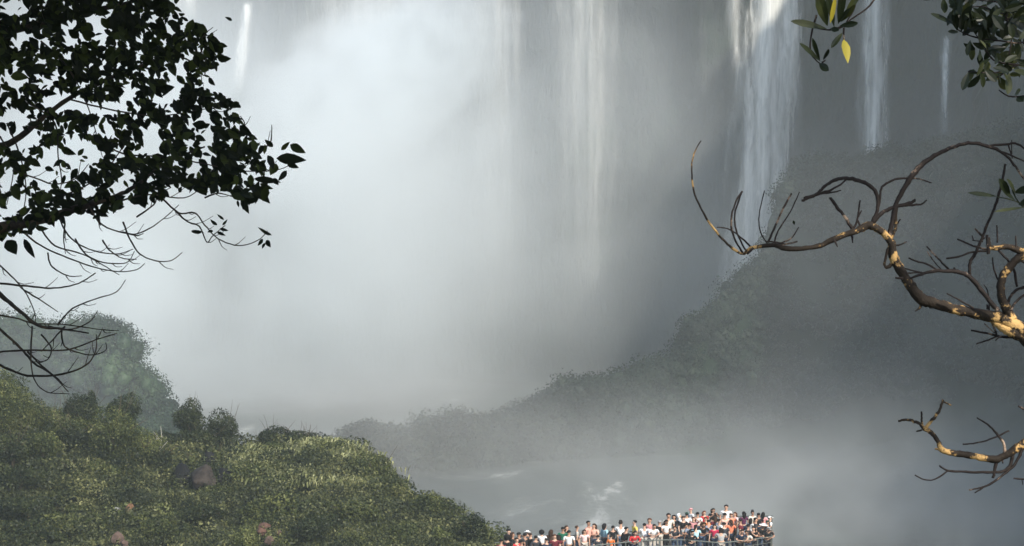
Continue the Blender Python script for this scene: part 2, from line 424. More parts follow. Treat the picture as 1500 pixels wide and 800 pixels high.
def wood(name, label, fn, n, rlo, rhi, ncard, csize, seed, mat=None, vlo=.15, vhi=.84):
    r = np.random.default_rng(seed); VV, FF = [], []; off = 0
    for i in range(n):
        u, v = r.random(), vlo + (vhi - vlo) * r.random()
        if i % 3 == 0: v = .76 + .08 * r.random()
        c = np.array(fn(u, v)); rad = rlo + (rhi - rlo) * r.random() ** 2
        d = sph(ncard, r); d[:, 2] = np.abs(d[:, 2]) * .9 - .15; 
        lob = sph(5, r) * .45
        k = r.integers(0, 5, ncard)
        P = c + (d * (.62 + .32 * r.random((ncard, 1))) + lob[k] * [1, 1, .6]) * rad + [0, 0, rad * .25]
        Vq, Fq = cards(P, d + .4 * r.normal(size=d.shape), csize * (.6 + .8 * r.random(ncard)), 1.3, r)
        VV.append(Vq); FF.append(Fq + off); off += len(Vq)
        for l in range(5):                                       # leafy masses inside, so the crown is not see-through
            cc = c + lob[l] * [1, 1, .6] * rad + [0, 0, rad * .25]
            Q = cc + CORE * rad * .3 * (1 + .10 * r.normal(size=(len(CORE), 1))); VV.append(Q); FF.append(COREF + off); off += len(Q)
    return tag(fast_mesh(name, np.concatenate(VV), np.concatenate(FF), mat or M_wood_leaf), label, None, None, "stuff")
V, Fc = grid(170, 50, ridge_pt)
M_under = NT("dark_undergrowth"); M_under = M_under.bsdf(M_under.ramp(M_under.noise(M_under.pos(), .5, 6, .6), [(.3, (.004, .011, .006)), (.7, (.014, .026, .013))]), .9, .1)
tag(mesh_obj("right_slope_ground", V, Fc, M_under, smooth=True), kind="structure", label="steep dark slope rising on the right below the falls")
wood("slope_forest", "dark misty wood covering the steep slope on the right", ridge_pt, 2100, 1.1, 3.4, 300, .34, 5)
V, Fc = grid(80, 30, left_pt)
tag(mesh_obj("left_slope_ground", V, Fc, M_under, smooth=True), kind="structure", label="hazy wooded spur behind the near hill on the left")
wood("spur_forest", "hazy blue green wood on the spur behind the near hill", left_pt, 600, .9, 2.9, 620, .2, 6, M_spur_leaf)

# ---------------------------------------------------------------- near hill on the left
CREST = [(-260, 470), (-100, 530), (0, 570), (30, 592), (80, 612), (150, 618), (205, 640), (250, 655), (350, 655), (430, 652), (500, 655), (545, 682), (585, 712), (600, 727), (650, 752), (680, 772), (705, 792), (720, 815), (745, 850)]
def hill_Yc(px): return interp([(-260, 158), (400, 152), (600, 146), (745, 138)], px)
def hill_pt(u, v):
    """v 1 crest, .35 lower edge of the picture, 0 river"""
    px = -260 + 1005 * u; Yc = hill_Yc(px); c = at(px, interp(CREST, px), Yc)
    if v > .9:
        k = (v - .9) / .1
        b = at(px, interp(CREST, px), Yc); return (b.x, Yc + 14 * k, b.z - 24 * k * k)
    yb = Yc - 25; fb = at(px, max(835, interp(CREST, px) + 8), yb)
    lump = .9 * fbm(px * .04, v * 9, 2, 1.0, 4)
    if v > .35:
        k = (v - .35) / .55; kk = k ** .85
        py = fb.z + (c.z - fb.z) * (1 - (1 - k) ** 1.25)
        return (fb.x + (c.x - fb.x) * k, yb + (Yc - yb) * kk, py + lump * (1 - k * .7) * .8)
    k = v / .35
    return (fb.x, yb - 16 * (1 - k), fb.z + lump * .8 * k - (fb.z - RIVER + 2) * (1 - k))
V, Fc = grid(200, 110, hill_pt)
hill = tag(mesh_obj("hillside", V, Fc, M_soil, smooth=True), kind="structure", label="overgrown hillside in the lower left")

def hill_find(px, py, n=60):
    """point of the hill surface seen at photo pixel px, py"""
    best = None
    for j in range(n + 1):
        v = .36 + .54 * j / n
        u = (px + 260) / 1005
        p = Vector(hill_pt(u, v)); u2 = u
        for _ in range(2):
            k = p.y / F; qx = 750 + p.x / k; u2 += (px - qx) / 1005; p = Vector(hill_pt(u2, v))
        c, s = math.cos(PITCH), math.sin(PITCH)
        dep = p.y * c - p.z * s; up = p.y * s + p.z * c
        qy = 400 - up / dep * F
        if best is None or abs(qy - py) < best[0]: best = (abs(qy - py), p)
    return best[1]

# ground cover
n = 190000
U = rng.random(n); Vv = .36 + .56 * rng.random(n)
gx, gy = 400, 160
G = np.array([[hill_pt(i / gx, .34 + .6 * j / gy) for i in range(gx + 1)] for j in range(gy + 1)])
def gsample(U, Vv):
    a = U * gx; b = (Vv - .34) / .6 * gy; i = np.clip(a.astype(int), 0, gx - 1); j = np.clip(b.astype(int), 0, gy - 1)
    fa = (a - i)[:, None]; fb = (b - j)[:, None]
    return (G[j, i] * (1 - fa) + G[j, i + 1] * fa) * (1 - fb) + (G[j + 1, i] * (1 - fa) + G[j + 1, i + 1] * fa) * fb
P = gsample(U, Vv)
lumps = rng.random((900, 3)); LP = gsample(lumps[:, 0], .36 + .54 * lumps[:, 1]); LR = .35 + 1.0 * lumps[:, 2] ** 2
# half of the leaves sit on low mounds, half carpet the ground
H = int(n * .68); k = rng.choice(900, H, p=LR ** 2 / (LR ** 2).sum()); d = sph(H); d[:, 2] = np.abs(d[:, 2])
P[:H] = LP[k] + d * LR[k][:, None] * [1.25, 1.1, .75] * (.85 + .2 * rng.random((H, 1)))
N = np.tile(np.array([[.1, -.35, 1.0]]), (n, 1)); N[:H] = d
N = N + rng.normal(size=(n, 3)) * .55
P[:, 2] += .05 + .12 * rng.random(n)
Vq, Fq = cards(P, N, .08 + .2 * rng.random(n) ** 2, 1.8)
tag(fast_mesh("ground_cover", Vq, Fq, M_hill_leaf), "dense low green plants covering the near hillside", None, None, "stuff")

def blades(name, label, regions, n, L0, L1, W, mat, seed):
    r = np.random.default_rng(seed); VV = []; FF = []; off = 0
    cache = []
    for (x0, x1, y0, y1) in regions:
        cache += [(hill_find(x0 + (x1 - x0) * i / 9, y0 + (y1 - y0) * j / 3)) for i in range(10) for j in range(4)]
    for i in range(n):
        p = Vector(cache[r.integers(0, len(cache))]) + Vector((r.normal() * .5, r.normal() * .6, 0))
        p.z += -.05 + .12 * r.random()
        L = L0 + (L1 - L0) * r.random(); a = r.random() * 6.283; lean = .25 + .75 * r.random()
        h = Vector((math.cos(a), math.sin(a), 0)); side = Vector((-math.sin(a + .6), math.cos(a + .6), 0)) * W * (.6 + .8 * r.random())
        pts = [p, p + h * L * .22 * lean + Vector((0, 0, L * .5)), p + h * L * .6 * lean + Vector((0, 0, L * (.85 - .15 * lean))), p + h * L * (.95 * lean) + Vector((0, 0, L * (.95 - .5 * lean)))]
        ws = [.5, 1, .8, .08]
        for q, w in zip(pts, ws): VV += [q - side * w, q + side * w]
        for s in range(3): FF.append((off + 2 * s, off + 2 * s + 1, off + 2 * s + 3, off + 2 * s + 2))
        off += 8
    return tag(fast_mesh(name, np.array([list(v) for v in VV]), np.array(FF), mat), label, None, None, "stuff")
blades("tall_grass", "bright broad bladed grass on the crown of the near hill",
       [(345, 405, 672, 708), (405, 560, 692, 712), (440, 515, 650, 668), (490, 545, 664, 680), (355, 420, 662, 676)], 7500, .3, .75, .05, M_blade, 3)
blades("reeds", "thin pale reeds left of the dark boulder", [(215, 335, 655, 678), (60, 110, 590, 640)], 900, .4, 1.0, .025, M_reed, 4)
blades("rough_grass", "rough olive grass scattered down the near hillside",
       [(330, 620, 715, 770), (0, 300, 690, 790), (400, 690, 740, 800)], 6000, .15, .4, .014, M_bush_lime, 8)

def bush(name, label, cat, px, py, rx, ry, mat, Yoff=0.0, n=2600, leaf=.13, seed=0, lobes=7, group="bushes on the near hillside", stem=None, twigs=0):
    """one bush: leafy crown of several lobes on a short branching stem; px, py, rx, ry place and size it by what the photo shows"""
    r = np.random.default_rng(seed + 100)
    g = hill_find(px, py + ry * .85); Y = g.y + Yoff; k = Y / F; n = int(n * 1.6)
    c = at(px, py, Y); RX, RZ = rx * k * 1.12, ry * k * 1.3
    root = empty(name, (c.x, Y, min(g.z, c.z - RZ * .8)))
    tag(root, label, cat, group)
    lob = sph(lobes, r) * np.array([.5, .45, .42]); lob[0] = 0
    lr = .42 + .25 * r.random(lobes); lr[0] = .72
    kk = r.choice(lobes, n, p=lr ** 2 / (lr ** 2).sum()); d = sph(n, r)
    sh = (.72 + .32 * r.random((n, 1)))
    P = np.array([c.x, Y, c.z]) + (lob[kk] + d * lr[kk][:, None] * sh) * np.array([RX, (RX + RZ) * .5, RZ])
    P[:, 2] = np.maximum(P[:, 2], g.z - .1)
    Vq, Fq = cards(P, d + r.normal(size=d.shape) * .6, leaf * (.6 + .7 * r.random(n)), 1.9, r)
    o = fast_mesh("crown", Vq - np.array(root.location), Fq, mat, root)
    V, Fc = [], []
    base = Vector((0, 0, -.3))
    top = Vector((c.x, Y, c.z)) - root.location
    tube_data([base, top * .5 + Vector((.05, 0, 0)), top], [.09 * RX + .03, .07 * RX + .02, .03], 6, V, Fc)
    for i in range(5):
        e = top + Vector((float(r.normal()) * RX * .4, float(r.normal()) * RX * .3, RZ * (.1 + .5 * r.random())))
        tube_data([top * .5, (top * .5 + e) * .5 + Vector((0, 0, .05)), e], [.05 * RX + .01, .03, .012], 5, V, Fc)
    for i in range(twigs):
        a = r.random() * 2 - 1
        s0 = top + Vector((a * RX * .8, 0, RZ * .5)); e = s0 + Vector((a * RX * .5 + .1 * r.normal(), .1 * r.normal(), RZ * (.5 + .5 * r.random())))
        tube_data([top, s0, (s0 + e) * .5 + Vector((.04, 0, .03)), e], [.02, .018, .013, .007], 4, V, Fc)
    mesh_obj("trunk", V, Fc, M_stem, root, True)
    return root
BU = [
 ("bush", "tall olive green bush at the left edge of the hill", -2, 590, 32, 52, M_bush_mid, 0, 3600),
 ("bush", "rounded bush right of the tall one at the left edge", 48, 618, 30, 26, M_bush_mid, 1, 2200),
 ("bush", "small dark bush low at the left edge under the tall one", 18, 655, 30, 20, M_bush_dark, -2, 1500),
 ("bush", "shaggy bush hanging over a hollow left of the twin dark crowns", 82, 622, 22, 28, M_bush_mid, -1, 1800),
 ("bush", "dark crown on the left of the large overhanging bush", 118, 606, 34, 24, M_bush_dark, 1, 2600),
 ("bush", "narrow dark tuft between the two dark crowns on the left", 134, 592, 9, 16, M_bush_dark, 3, 800),
 ("bush", "dark dome shaped crown behind the large overhanging bush", 182, 600, 27, 23, M_bush_dark, 2, 2600),
 ("bush", "large overhanging bush in front of the two dark crowns", 165, 630, 42, 34, M_bush_mid, -1.5, 4200),
 ("bush", "pale green bush leaning right of the large overhanging bush", 210, 650, 26, 20, M_bush_lime, -1.5, 1500),
 ("bush", "small yellowish bush below the large overhanging bush", 138, 682, 18, 9, M_bush_lime, 0, 900),
 ("tree", "small tree with a ball shaped dark crown on the skyline", 277, 612, 23, 23, M_bush_dark, 1, 3000),
 ("tree", "broad dark tree right of the ball shaped one on the skyline", 327, 632, 29, 25, M_bush_dark, 1, 3200),
 ("bush", "low dark bush filling the gap under the ball shaped tree", 292, 645, 34, 16, M_bush_dark, 0, 1900),
 ("bush", "low dark bush left of the ball shaped tree", 246, 645, 20, 12, M_bush_dark, 1, 1000),
 ("bush", "dark round bush on the skyline left of the bright grass", 404, 641, 25, 19, M_bush_dark, 1, 2200),
 ("bush", "small round bush leaning on the dark one left of the bright grass", 389, 650, 13, 11, M_bush_dark, .5, 900),
 ("bush", "twiggy low bush behind the top of the bright grass", 445, 643, 32, 14, M_bush_dark, 2, 1500),
 ("bush", "olive shrub above the dark boulder", 312, 668, 12, 11, M_bush_lime, -.5, 900),
 ("bush", "tiny yellowish shrub left above the dark boulder", 282, 678, 8, 9, M_bush_lime, -.5, 500),
 ("bush", "drooping dark bush at the right shoulder of the bright grass", 545, 690, 32, 24, M_bush_mid, 0, 2600),
 ("bush", "brushy bush below the right shoulder of the bright grass", 572, 712, 22, 17, M_bush_mid, 0, 1500),
 ("bush", "rounded bush halfway down the right edge of the hill", 628, 748, 24, 22, M_bush_mid, 0, 2000),
 ("bush", "dark rounded bush at the low right end of the hill", 684, 780, 27, 26, M_bush_dark, -1, 2800),
 ("bush", "yellow green mound of shrub beside the reddish stones", 362, 792, 20, 18, M_bush_lime, -1, 1700),
 ("bush", "wide low dark shrub in the lower left corner", 40, 745, 46, 18, M_bush_dark, -1, 2200),
 ("bush", "dark shrub above the orange stone", 170, 722, 40, 11, M_bush_dark, 0, 1500),
 ("bush", "dark shrub between the orange stone and the lower left corner", 95, 728, 24, 13, M_bush_dark, 0, 1200),
 ("bush", "grey green shrub right of the pinkish stone", 235, 775, 32, 16, M_bush_mid, -1, 1800),
 ("bush", "dark shrub below the middle of the near hill", 300, 752, 34, 13, M_bush_dark, 0, 1700),
 ("bush", "flat dark shrub right of the reddish stones", 455, 778, 34, 15, M_bush_dark, -.5, 1800),
 ("bush", "olive shrub at the foot of the hill left of its dark end bush", 590, 785, 34, 17, M_bush_mid, -1, 1900),
 ("bush", "lime shrub low beside the rounded bush on the right edge", 645, 790, 16, 16, M_bush_lime, -1, 1000),
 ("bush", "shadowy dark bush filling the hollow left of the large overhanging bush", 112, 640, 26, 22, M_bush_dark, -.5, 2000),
 ("bush", "mid green bush between the left edge bushes and the hollow", 62, 650, 26, 18, M_bush_mid, -1.5, 1800),
 ("bush", "dark low bush below the pale green leaning bush", 232, 668, 22, 12, M_bush_dark, -1, 1100),
 ("bush", "dark flat shrub above the lower left corner", 30, 700, 40, 14, M_bush_dark, -1, 1700),
 ("bush", "dark hollow shrub left of the small yellowish bush", 108, 690, 16, 11, M_bush_dark, .3, 900),
 ("bush", "grey green shrub in the middle of the lower hill", 400, 745, 44, 13, M_bush_mid, -.5, 1800),
 ("bush", "soft olive shrub below the middle of the bright grass", 520, 745, 40, 14, M_bush_mid, 0, 1700),
]
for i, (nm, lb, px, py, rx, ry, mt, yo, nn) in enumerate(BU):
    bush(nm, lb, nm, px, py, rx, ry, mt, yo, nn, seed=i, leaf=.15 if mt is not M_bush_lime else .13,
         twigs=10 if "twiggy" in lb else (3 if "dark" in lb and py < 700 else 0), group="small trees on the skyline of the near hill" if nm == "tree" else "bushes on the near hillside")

# undergrowth in clumps of three tones between the bushes
for q, (mt, lb, cnt_) in enumerate([(M_bush_dark, "dark undergrowth clumps spread over the near hillside", 70), (M_bush_mid, "olive undergrowth clumps spread over the near hillside", 75), (M_bush_lime, "yellow green undergrowth clumps spread over the near hillside", 42)]):
    r = np.random.default_rng(500 + q); VV = []; FF = []; off = 0
    for i in range(cnt_):
        g = Vector(hill_pt(r.random() * .97, .4 + .5 * r.random())); R0 = .45 + 1.1 * r.random() ** 1.6
        nn = int(420 * R0 + 250); d = sph(nn, r); d[:, 2] = np.abs(d[:, 2]); lob = r.normal(size=(5, 3)) * [.4, .35, .2]
        P = np.array(g) + (d * (.7 + .3 * r.random((nn, 1))) * .7 + lob[r.integers(0, 5, nn)]) * R0 * [1.25, 1, .9]
        Vq, Fq = cards(P, d + r.normal(size=d.shape) * .6, (.1 + .14 * r.random()) * (.6 + .8 * r.random(nn)), 1.9, r)
        VV.append(Vq); FF.append(Fq + off); off += len(Vq)
    tag(fast_mesh("undergrowth", np.concatenate(VV), np.concatenate(FF), mt), lb, None, None, "stuff")

# thin pale stems and twigs that stand out on the skyline
def dead_stem(label, px, py0, py1, sd, n=2, rad=.018, mat=M_stem_pale):
    r = random.Random(sd); g = hill_find(px, py0); k = g.y / F
    root_loc = at(px, py0, g.y); h = (py0 - py1) * k
    V, Fc = [], []
    pts = [Vector((0, 0, -.2))] + [Vector((r.uniform(-.06, .06) * h, r.uniform(-.04, .04) * h, h * t)) for t in (.35, .7, 1)]
    tube_data(pts, [rad, rad, rad * .7, rad * .4], 5, V, Fc)
    for i in range(n):
        s0 = pts[1].lerp(pts[2], r.random()); e = s0 + Vector((r.choice((-1, 1)) * h * .22, r.uniform(-.1, .1), h * .25))
        tube_data([s0, (s0 + e) * .5, e], [rad * .6, rad * .5, rad * .3], 4, V, Fc)
    o = mesh_obj("dead_stem", V, Fc, mat, smooth=True); o.location = root_loc
    return tag(o, label, "dead plant", "bare stems on the near hill")
dead_stem("pale bare stem standing left of the ball shaped tree", 236, 680, 624, 1, 3, .03)
dead_stem("short pale stem beside the taller one left of the ball shaped tree", 229, 672, 640, 2, 1, .022)
dead_stem("thin bare twig rising from the dark round bush on the skyline", 401, 640, 606, 3, 3, .016, M_stem)
dead_stem("thin bare twig between the ball shaped tree and the dark round bush", 376, 652, 630, 4, 2, .014, M_stem)
dead_stem("crooked bare twig over the top of the bright grass", 463, 655, 622, 5, 3, .014, M_stem)
dead_stem("bare twig on the skyline right of the bright grass", 590, 720, 695, 6, 3, .016, M_stem)

# stones
def m_stone(name, a, b):
    t = NT(name); n = t.noise(t.pos(), 1.8, 6, .65); return t.bsdf(t.ramp(n, [(.35, a), (.65, b)]), .85, .2, bump=n, bstr=.8, bdist=.12)
M_st_brown = m_stone("brown_stone", (.016, .013, .012), (.05, .04, .034)); M_st_orange = m_stone("orange_stone", (.1, .05, .025), (.22, .13, .075))
M_st_pink = m_stone("pink_stone", (.05, .035, .028), (.15, .1, .08)); M_st_dark_hollow = m_stone("dark_stone_hollow", (.004, .005, .006), (.012, .012, .013))  # near-black stone tone also paints the shade of the hollows
M_st_red = m_stone("red_stone", (.06, .03, .022), (.15, .085, .062))
def stone(label, px, py, rx, ry, mat, sd, Yoff=0, name="boulder"):
    g = hill_find(px, py + ry * .6); Y = g.y + Yoff; k = Y / F; c = at(px, py, Y)
    bm = bmesh.new(); bmesh.ops.create_icosphere(bm, subdivisions=4, radius=1)
    for v in bm.verts:
        p = v.co.copy(); f = 1 + .35 * mn.noise(p * 1.1 + Vector((sd * 3, 0, 0))) + .12 * mn.noise(p * 3.2 + Vector((sd, 5, 0))) + .04 * mn.noise(p * 8)
        q = p * f
        for ax in (Vector((.6, -.5, .6)), Vector((-.7, -.3, .6)), Vector((.1, -.9, .2))):
            ax = (ax + Vector((math.sin(sd), math.cos(sd), 0)) * .3).normalized(); dd = q.dot(ax) - .78
            if dd > 0: q -= ax * dd * .85
        v.co = Vector((q.x * rx * k, q.y * (rx + ry) * .5 * k, q.z * ry * k))
    me = bpy.data.meshes.new(name); bm.to_mesh(me); bm.free(); me.materials.append(mat)
    me.polygons.foreach_set("use_smooth", [True] * len(me.polygons))
    o = bpy.data.objects.new(name, me); COL.objects.link(o); o.location = c
    return tag(o, label, "boulder" if name == "boulder" else "stone", None if name == "boulder" else "stones among the hillside plants")
stone("big brown boulder between two dark hollows on the hill", 298, 700, 18, 19, M_st_brown, 1, -.6)
stone("dark rock in place of the shaded hollow left of the brown boulder", 268, 697, 13, 18, M_st_dark_hollow, 2, -.2)  # dark rocks put where there are only shaded hollows
stone("dark rock in place of the shaded hollow right of the brown boulder", 328, 699, 12, 14, M_st_dark_hollow, 3, -.2)
stone("small dark rock under the olive shrub above the boulder", 306, 674, 11, 13, M_st_dark_hollow, 4, .1)
stone("small orange stone among the plants on the lower left", 190, 745, 7, 7, M_st_orange, 5, -1, "stone")
stone("pinkish stone at the bottom edge, larger of the pair", 171, 789, 10, 9, M_st_pink, 6, -1.5, "stone")
stone("smaller pinkish stone leaning beside the larger one at the bottom edge", 182, 796, 6, 6, M_st_pink, 7, -1.8, "stone")
stone("white grey stone left of the orange stone", 172, 746, 5, 3, m_stone("pale_stone", (.2, .2, .2), (.4, .4, .4)), 8, -1, "stone")
stone("flat reddish stone on top of the broken pile", 388, 771, 9, 5, M_st_red, 9, -1.6, "stone")
stone("blocky reddish stone in the middle of the broken pile", 383, 779, 7, 6, M_st_red, 10, -1.8, "stone")
stone("pale red stone low in the broken pile", 394, 792, 7, 7, M_st_pink, 11, -2, "stone")
stone("small pale red stone right of the broken pile", 408, 780, 4, 4, M_st_pink, 12, -1.6, "stone")

# ground that falls from the viewpoint to the gorge, and the ledge under the platform
def near_pt(u, v):
    x = -160 + 330 * u; y = -90 + 215 * v
    d = max(0, y - 2.5)
    z = -1.65 - (smooth(0, 90, d) * 46 if d > 0 else 0) - .28 * min(d, 20) + .25 * fbm(x, y, 0, .15) - .02 * max(0, -y)
    return (x, y, z)
V, Fc = grid(110, 90, near_pt)
tag(mesh_obj("near_bank", V, Fc, M_soil, smooth=True), kind="structure", label="wooded bank that falls away below the viewpoint")
# ---------------------------------------------------------------- foreground trees
def m_bark(name, dark, tan, sc, thr=(.5, .56)):
    t = NT(name); p = t.pos()
    n = t.noise(p, sc, 4, .6, .4); n2 = t.noise(p, sc * 6, 4, .65)
    c = t.ramp(t.math('ADD', t.math('MULTIPLY', n, .8), t.math('MULTIPLY', n2, .2)), [(thr[0] - .1, dark), (thr[0], tuple(x * 1.6 for x in dark)), (thr[1], tan), (.75, tuple(min(1, x * 1.2) for x in tan))])
    return t.bsdf(c, .75, .25, bump=n2, bstr=.7, bdist=.004)
M_bark_r = m_bark("sunlit_patch_bark", (.022, .016, .011), (.55, .34, .13), 28, (.53, .58))  # tan bark patches also paint golden sunlight on the limbs
M_twig_r = m_bark("twig_bark_pale", (.02, .015, .013), (.3, .22, .16), 24, (.58, .64))
M_bark_l = m_bark("dark_bark", (.02, .017, .014), (.06, .045, .03), 18)
M_leaf_l = m_leaf("broad_leaf_dark", (.006, .009, .006), (.012, .018, .007), (.06, .08, .018), 3.0, .35, .5, .15)  # lightest tone paints a few random leaves as sunlit
M_leaf_r = m_leaf("narrow_leaf", (.012, .018, .01), (.028, .038, .014), (.12, .13, .035), 5.0, .3, .4, .4)
M_leaf_y = NT("yellow_leaf").bsdf((.4, .33, .035), .4, .4)
M_leaf_shade = m_leaf("shade_canopy_leaf", (.012, .018, .010), (.02, .032, .012), (.04, .055, .018), 3.0, .1)

def smooth_path(pts, per=5):
    """Catmull-Rom through px points (x, y, r, depth)"""
    if len(pts) < 3: per = 3
    out = []
    for i in range(len(pts) - 1):
        p0 = pts[max(i - 1, 0)]; p1 = pts[i]; p2 = pts[i + 1]; p3 = pts[min(i + 2, len(pts) - 1)]
        for s in range(per):
            t = s / per
            out.append(tuple(.5 * ((2 * b) + (-a + c) * t + (2 * a - 5 * b + 4 * c - d) * t * t + (-a + 3 * b - 3 * c + d) * t ** 3) for a, b, c, d in zip(p0, p1, p2, p3)))
    out.append(pts[-1]); return out

def limb(V, Fc, pts, Y, r0=2.0, r1=.8, dY=0.0, seg=7, wob=.25, seed=0):
    """traced branch: points (px, py[, radius px]); Y distance at its base, drifting by dY towards its tip"""
    n = len(pts); full = []
    for i, p in enumerate(pts):
        k = i / (n - 1)
        r = p[2] if len(p) > 2 else r0 + (r1 - r0) * k
        full.append((p[0], p[1], r, Y + dY * k))
    sm = smooth_path(full)
    P, Rr = [], []
    rd = random.Random(seed + int(pts[0][0] * 7 + pts[0][1]))
    for i, (x, y, r, yy) in enumerate(sm):
        jj = min(r * wob, .7)
        P.append(at(x + rd.uniform(-jj, jj), y + rd.uniform(-jj, jj), yy)); Rr.append(max(.35, r * rd.uniform(.9, 1.1)) * yy / F)
    tube_data(P, Rr, seg, V, Fc)
    return sm

def leaf_mesh(V, Fc, base, direction, normal, L, W, curl=.15, shape="ovate"):
    """one leaf blade, folded along the midrib, drooping to its tip"""
    d = direction.normalized(); nrm = (normal - d * normal.dot(d)).normalized(); s = d.cross(nrm)
    prof = [(0, .04), (.14, .62), (.34, 1.0), (.6, .86), (.82, .46), (1, .02)] if shape == "ovate" else [(0, .05), (.2, .55), (.45, .95), (.7, 1.0), (.9, .6), (1, .06)]
    b0 = len(V)
    for t, w in prof:
        c = base + d * L * t - nrm * curl * L * t * t
        V.append(c); e = s * W * .5 * w; up = nrm * W * .12 * w
        V.append(c + e + up); V.append(c - e + up)
    for i in range(len(prof) - 1):
        a = b0 + 3 * i; b = a + 3
        Fc.append((a, a + 1, b + 1, b)); Fc.append((a, b, b + 2, a + 2))

rr = random.Random(5)
def rv(s=1.0): return Vector((rr.gauss(0, s), rr.gauss(0, s), rr.gauss(0, s)))

# --- left tree: trunk stands left of the picture, its crown reaches in
YL = 7.6
left_root = empty("tree", (-3.6, 8.3, -4.6))
tag(left_root, "dark leafy tree reaching in from the top left with bare hanging twigs below", "tree")
def rel(V, root): return [Vector(v) - root.location for v in V]
V, Fc = [], []
tube_data([(-3.6, 8.3, -4.6), (-3.5, 8.25, -2.5), (-3.1, 8.1, -1.1), (-2.7, 7.9, -.3), (-2.3, 7.8, .0)], [.24, .19, .15, .11, .07], 12, V, Fc)
mesh_obj("trunk", rel(V, left_root), Fc, M_bark_l, left_root, True)
px0 = lambda X, Z, Y: (750 + X / Y * F, 200 - Z / Y * F)
LIMBS = [
 ([(-300, 210, 30), (-160, 330, 17), (-60, 350, 11), (0, 334, 8), (45, 326, 6.5), (90, 313, 6), (130, 300, 5), (165, 290, 3.5), (200, 272, 3), (240, 240, 2), (300, 215, 1.2)], 0),
 ([(-300, 190, 28), (-140, 235, 15), (-40, 228, 10), (0, 216, 6), (30, 200, 4.8), (60, 175, 4), (100, 145, 3.4), (150, 120, 3), (210, 95, 2.2), (270, 70, 1.6)], .2),
 ([(-300, 150, 24), (-150, 90, 14), (-50, 60, 9), (40, 40, 6), (120, 20, 4.5), (200, 0, 3), (250, -30, 2)], .35),
 ([(-160, 330, 12), (-60, 380, 8), (0, 432, 3.6), (25, 452, 3), (55, 476, 2.4), (90, 482, 1.6), (130, 488, 1)], -.2),
]
for pts, dy in LIMBS:
    V, Fc = [], []
    limb(V, Fc, pts, YL + dy, seg=9)
    o = mesh_obj("limb", rel(V, left_root), Fc, M_bark_l, left_root, True)
TW = [
 [(130, 302), (150, 330), (190, 343), (215, 337), (240, 320), (262, 300)], [(85, 315), (100, 345), (130, 365), (170, 372), (195, 365)],
 [(25, 332), (60, 360), (100, 378), (140, 392), (175, 398), (200, 395), (212, 386)], [(60, 335), (80, 360), (120, 372), (150, 388), (175, 403)],
 [(180, 325), (190, 350), (205, 372), (228, 382), (250, 382), (267, 370)], [(235, 288), (262, 312), (285, 312), (300, 330), (320, 350), (350, 360), (378, 352), (392, 338)],
 [(258, 310), (275, 325), (292, 332), (303, 355), (312, 345), (330, 330)], [(-30, 412, 2), (40, 419, 1.6), (80, 422, 1.3), (115, 415, 1.1), (140, 400, .9)],
 [(-20, 372), (10, 398), (35, 425), (50, 455), (52, 475)], [(-30, 458), (20, 465), (50, 474), (90, 475), (150, 483), (174, 484)],
 [(-30, 450, 2), (0, 482, 2), (30, 510, 2), (50, 532, 1.8), (75, 548, 1.2), (100, 574, .8)], [(-30, 520, 1.8), (15, 514, 1.6), (60, 513, 1.4), (100, 512, 1.2), (140, 498, 1), (172, 488, .7)],
 [(-30, 522, 2), (0, 535, 2), (40, 550, 1.8), (90, 548, 1.6), (125, 535, 1.3), (140, 515, 1), (141, 490, .7)], [(85, 476), (95, 463), (110, 450), (140, 438), (170, 428), (184, 410)],
 [(47, 478), (45, 520), (50, 555), (68, 574), (102, 577)], [(35, 425), (60, 440), (85, 457)], [(70, 478), (100, 483), (130, 472), (143, 455)],
 [(90, 480), (93, 505), (110, 515), (135, 520), (155, 513), (155, 502)], [(40, 515), (60, 535), (85, 555), (88, 560)], [(60, 490), (75, 510), (68, 528), (45, 530)],
 [(95, 478), (75, 500), (60, 515)], [(110, 350), (125, 372), (150, 384), (185, 385), (197, 368)], [(150, 352), (160, 366), (178, 378), (200, 380)],
 [(70, 370), (74, 388), (90, 400), (105, 405), (120, 404)], [(95, 330), (93, 350), (96, 372)], [(180, 340), (200, 345), (210, 342)],
 [(200, 318), (225, 300), (232, 285), (250, 275)], [(300, 290), (320, 283), (345, 290)], [(20, 250), (55, 262), (80, 270), (110, 262), (130, 240)],
 [(10, 180), (30, 230), (38, 280), (30, 330)], [(40, 150), (80, 180), (85, 230), (90, 270), (75, 320)], [(140, 200), (180, 225), (240, 230), (300, 240), (350, 250), (400, 250), (430, 240)],
 [(100, 145), (160, 160), (230, 170), (300, 160), (350, 155)], [(240, 75), (280, 90), (300, 110), (295, 60), (312, 40)], [(280, 120), (298, 95), (306, 75), (312, 60)],
 [(345, 195), (355, 190), (358, 180), (352, 170)], [(380, 222), (395, 210), (398, 195), (398, 183)], [(160, 300), (215, 285), (270, 290), (300, 270)],
 [(0, 200), (20, 240), (10, 300)], [(75, 290), (110, 280), (150, 255), (180, 215), (200, 180)], [(60, 60), (100, 100), (130, 160), (150, 230)],
]
V, Fc = [], []
tips = []
rd = random.Random(3)
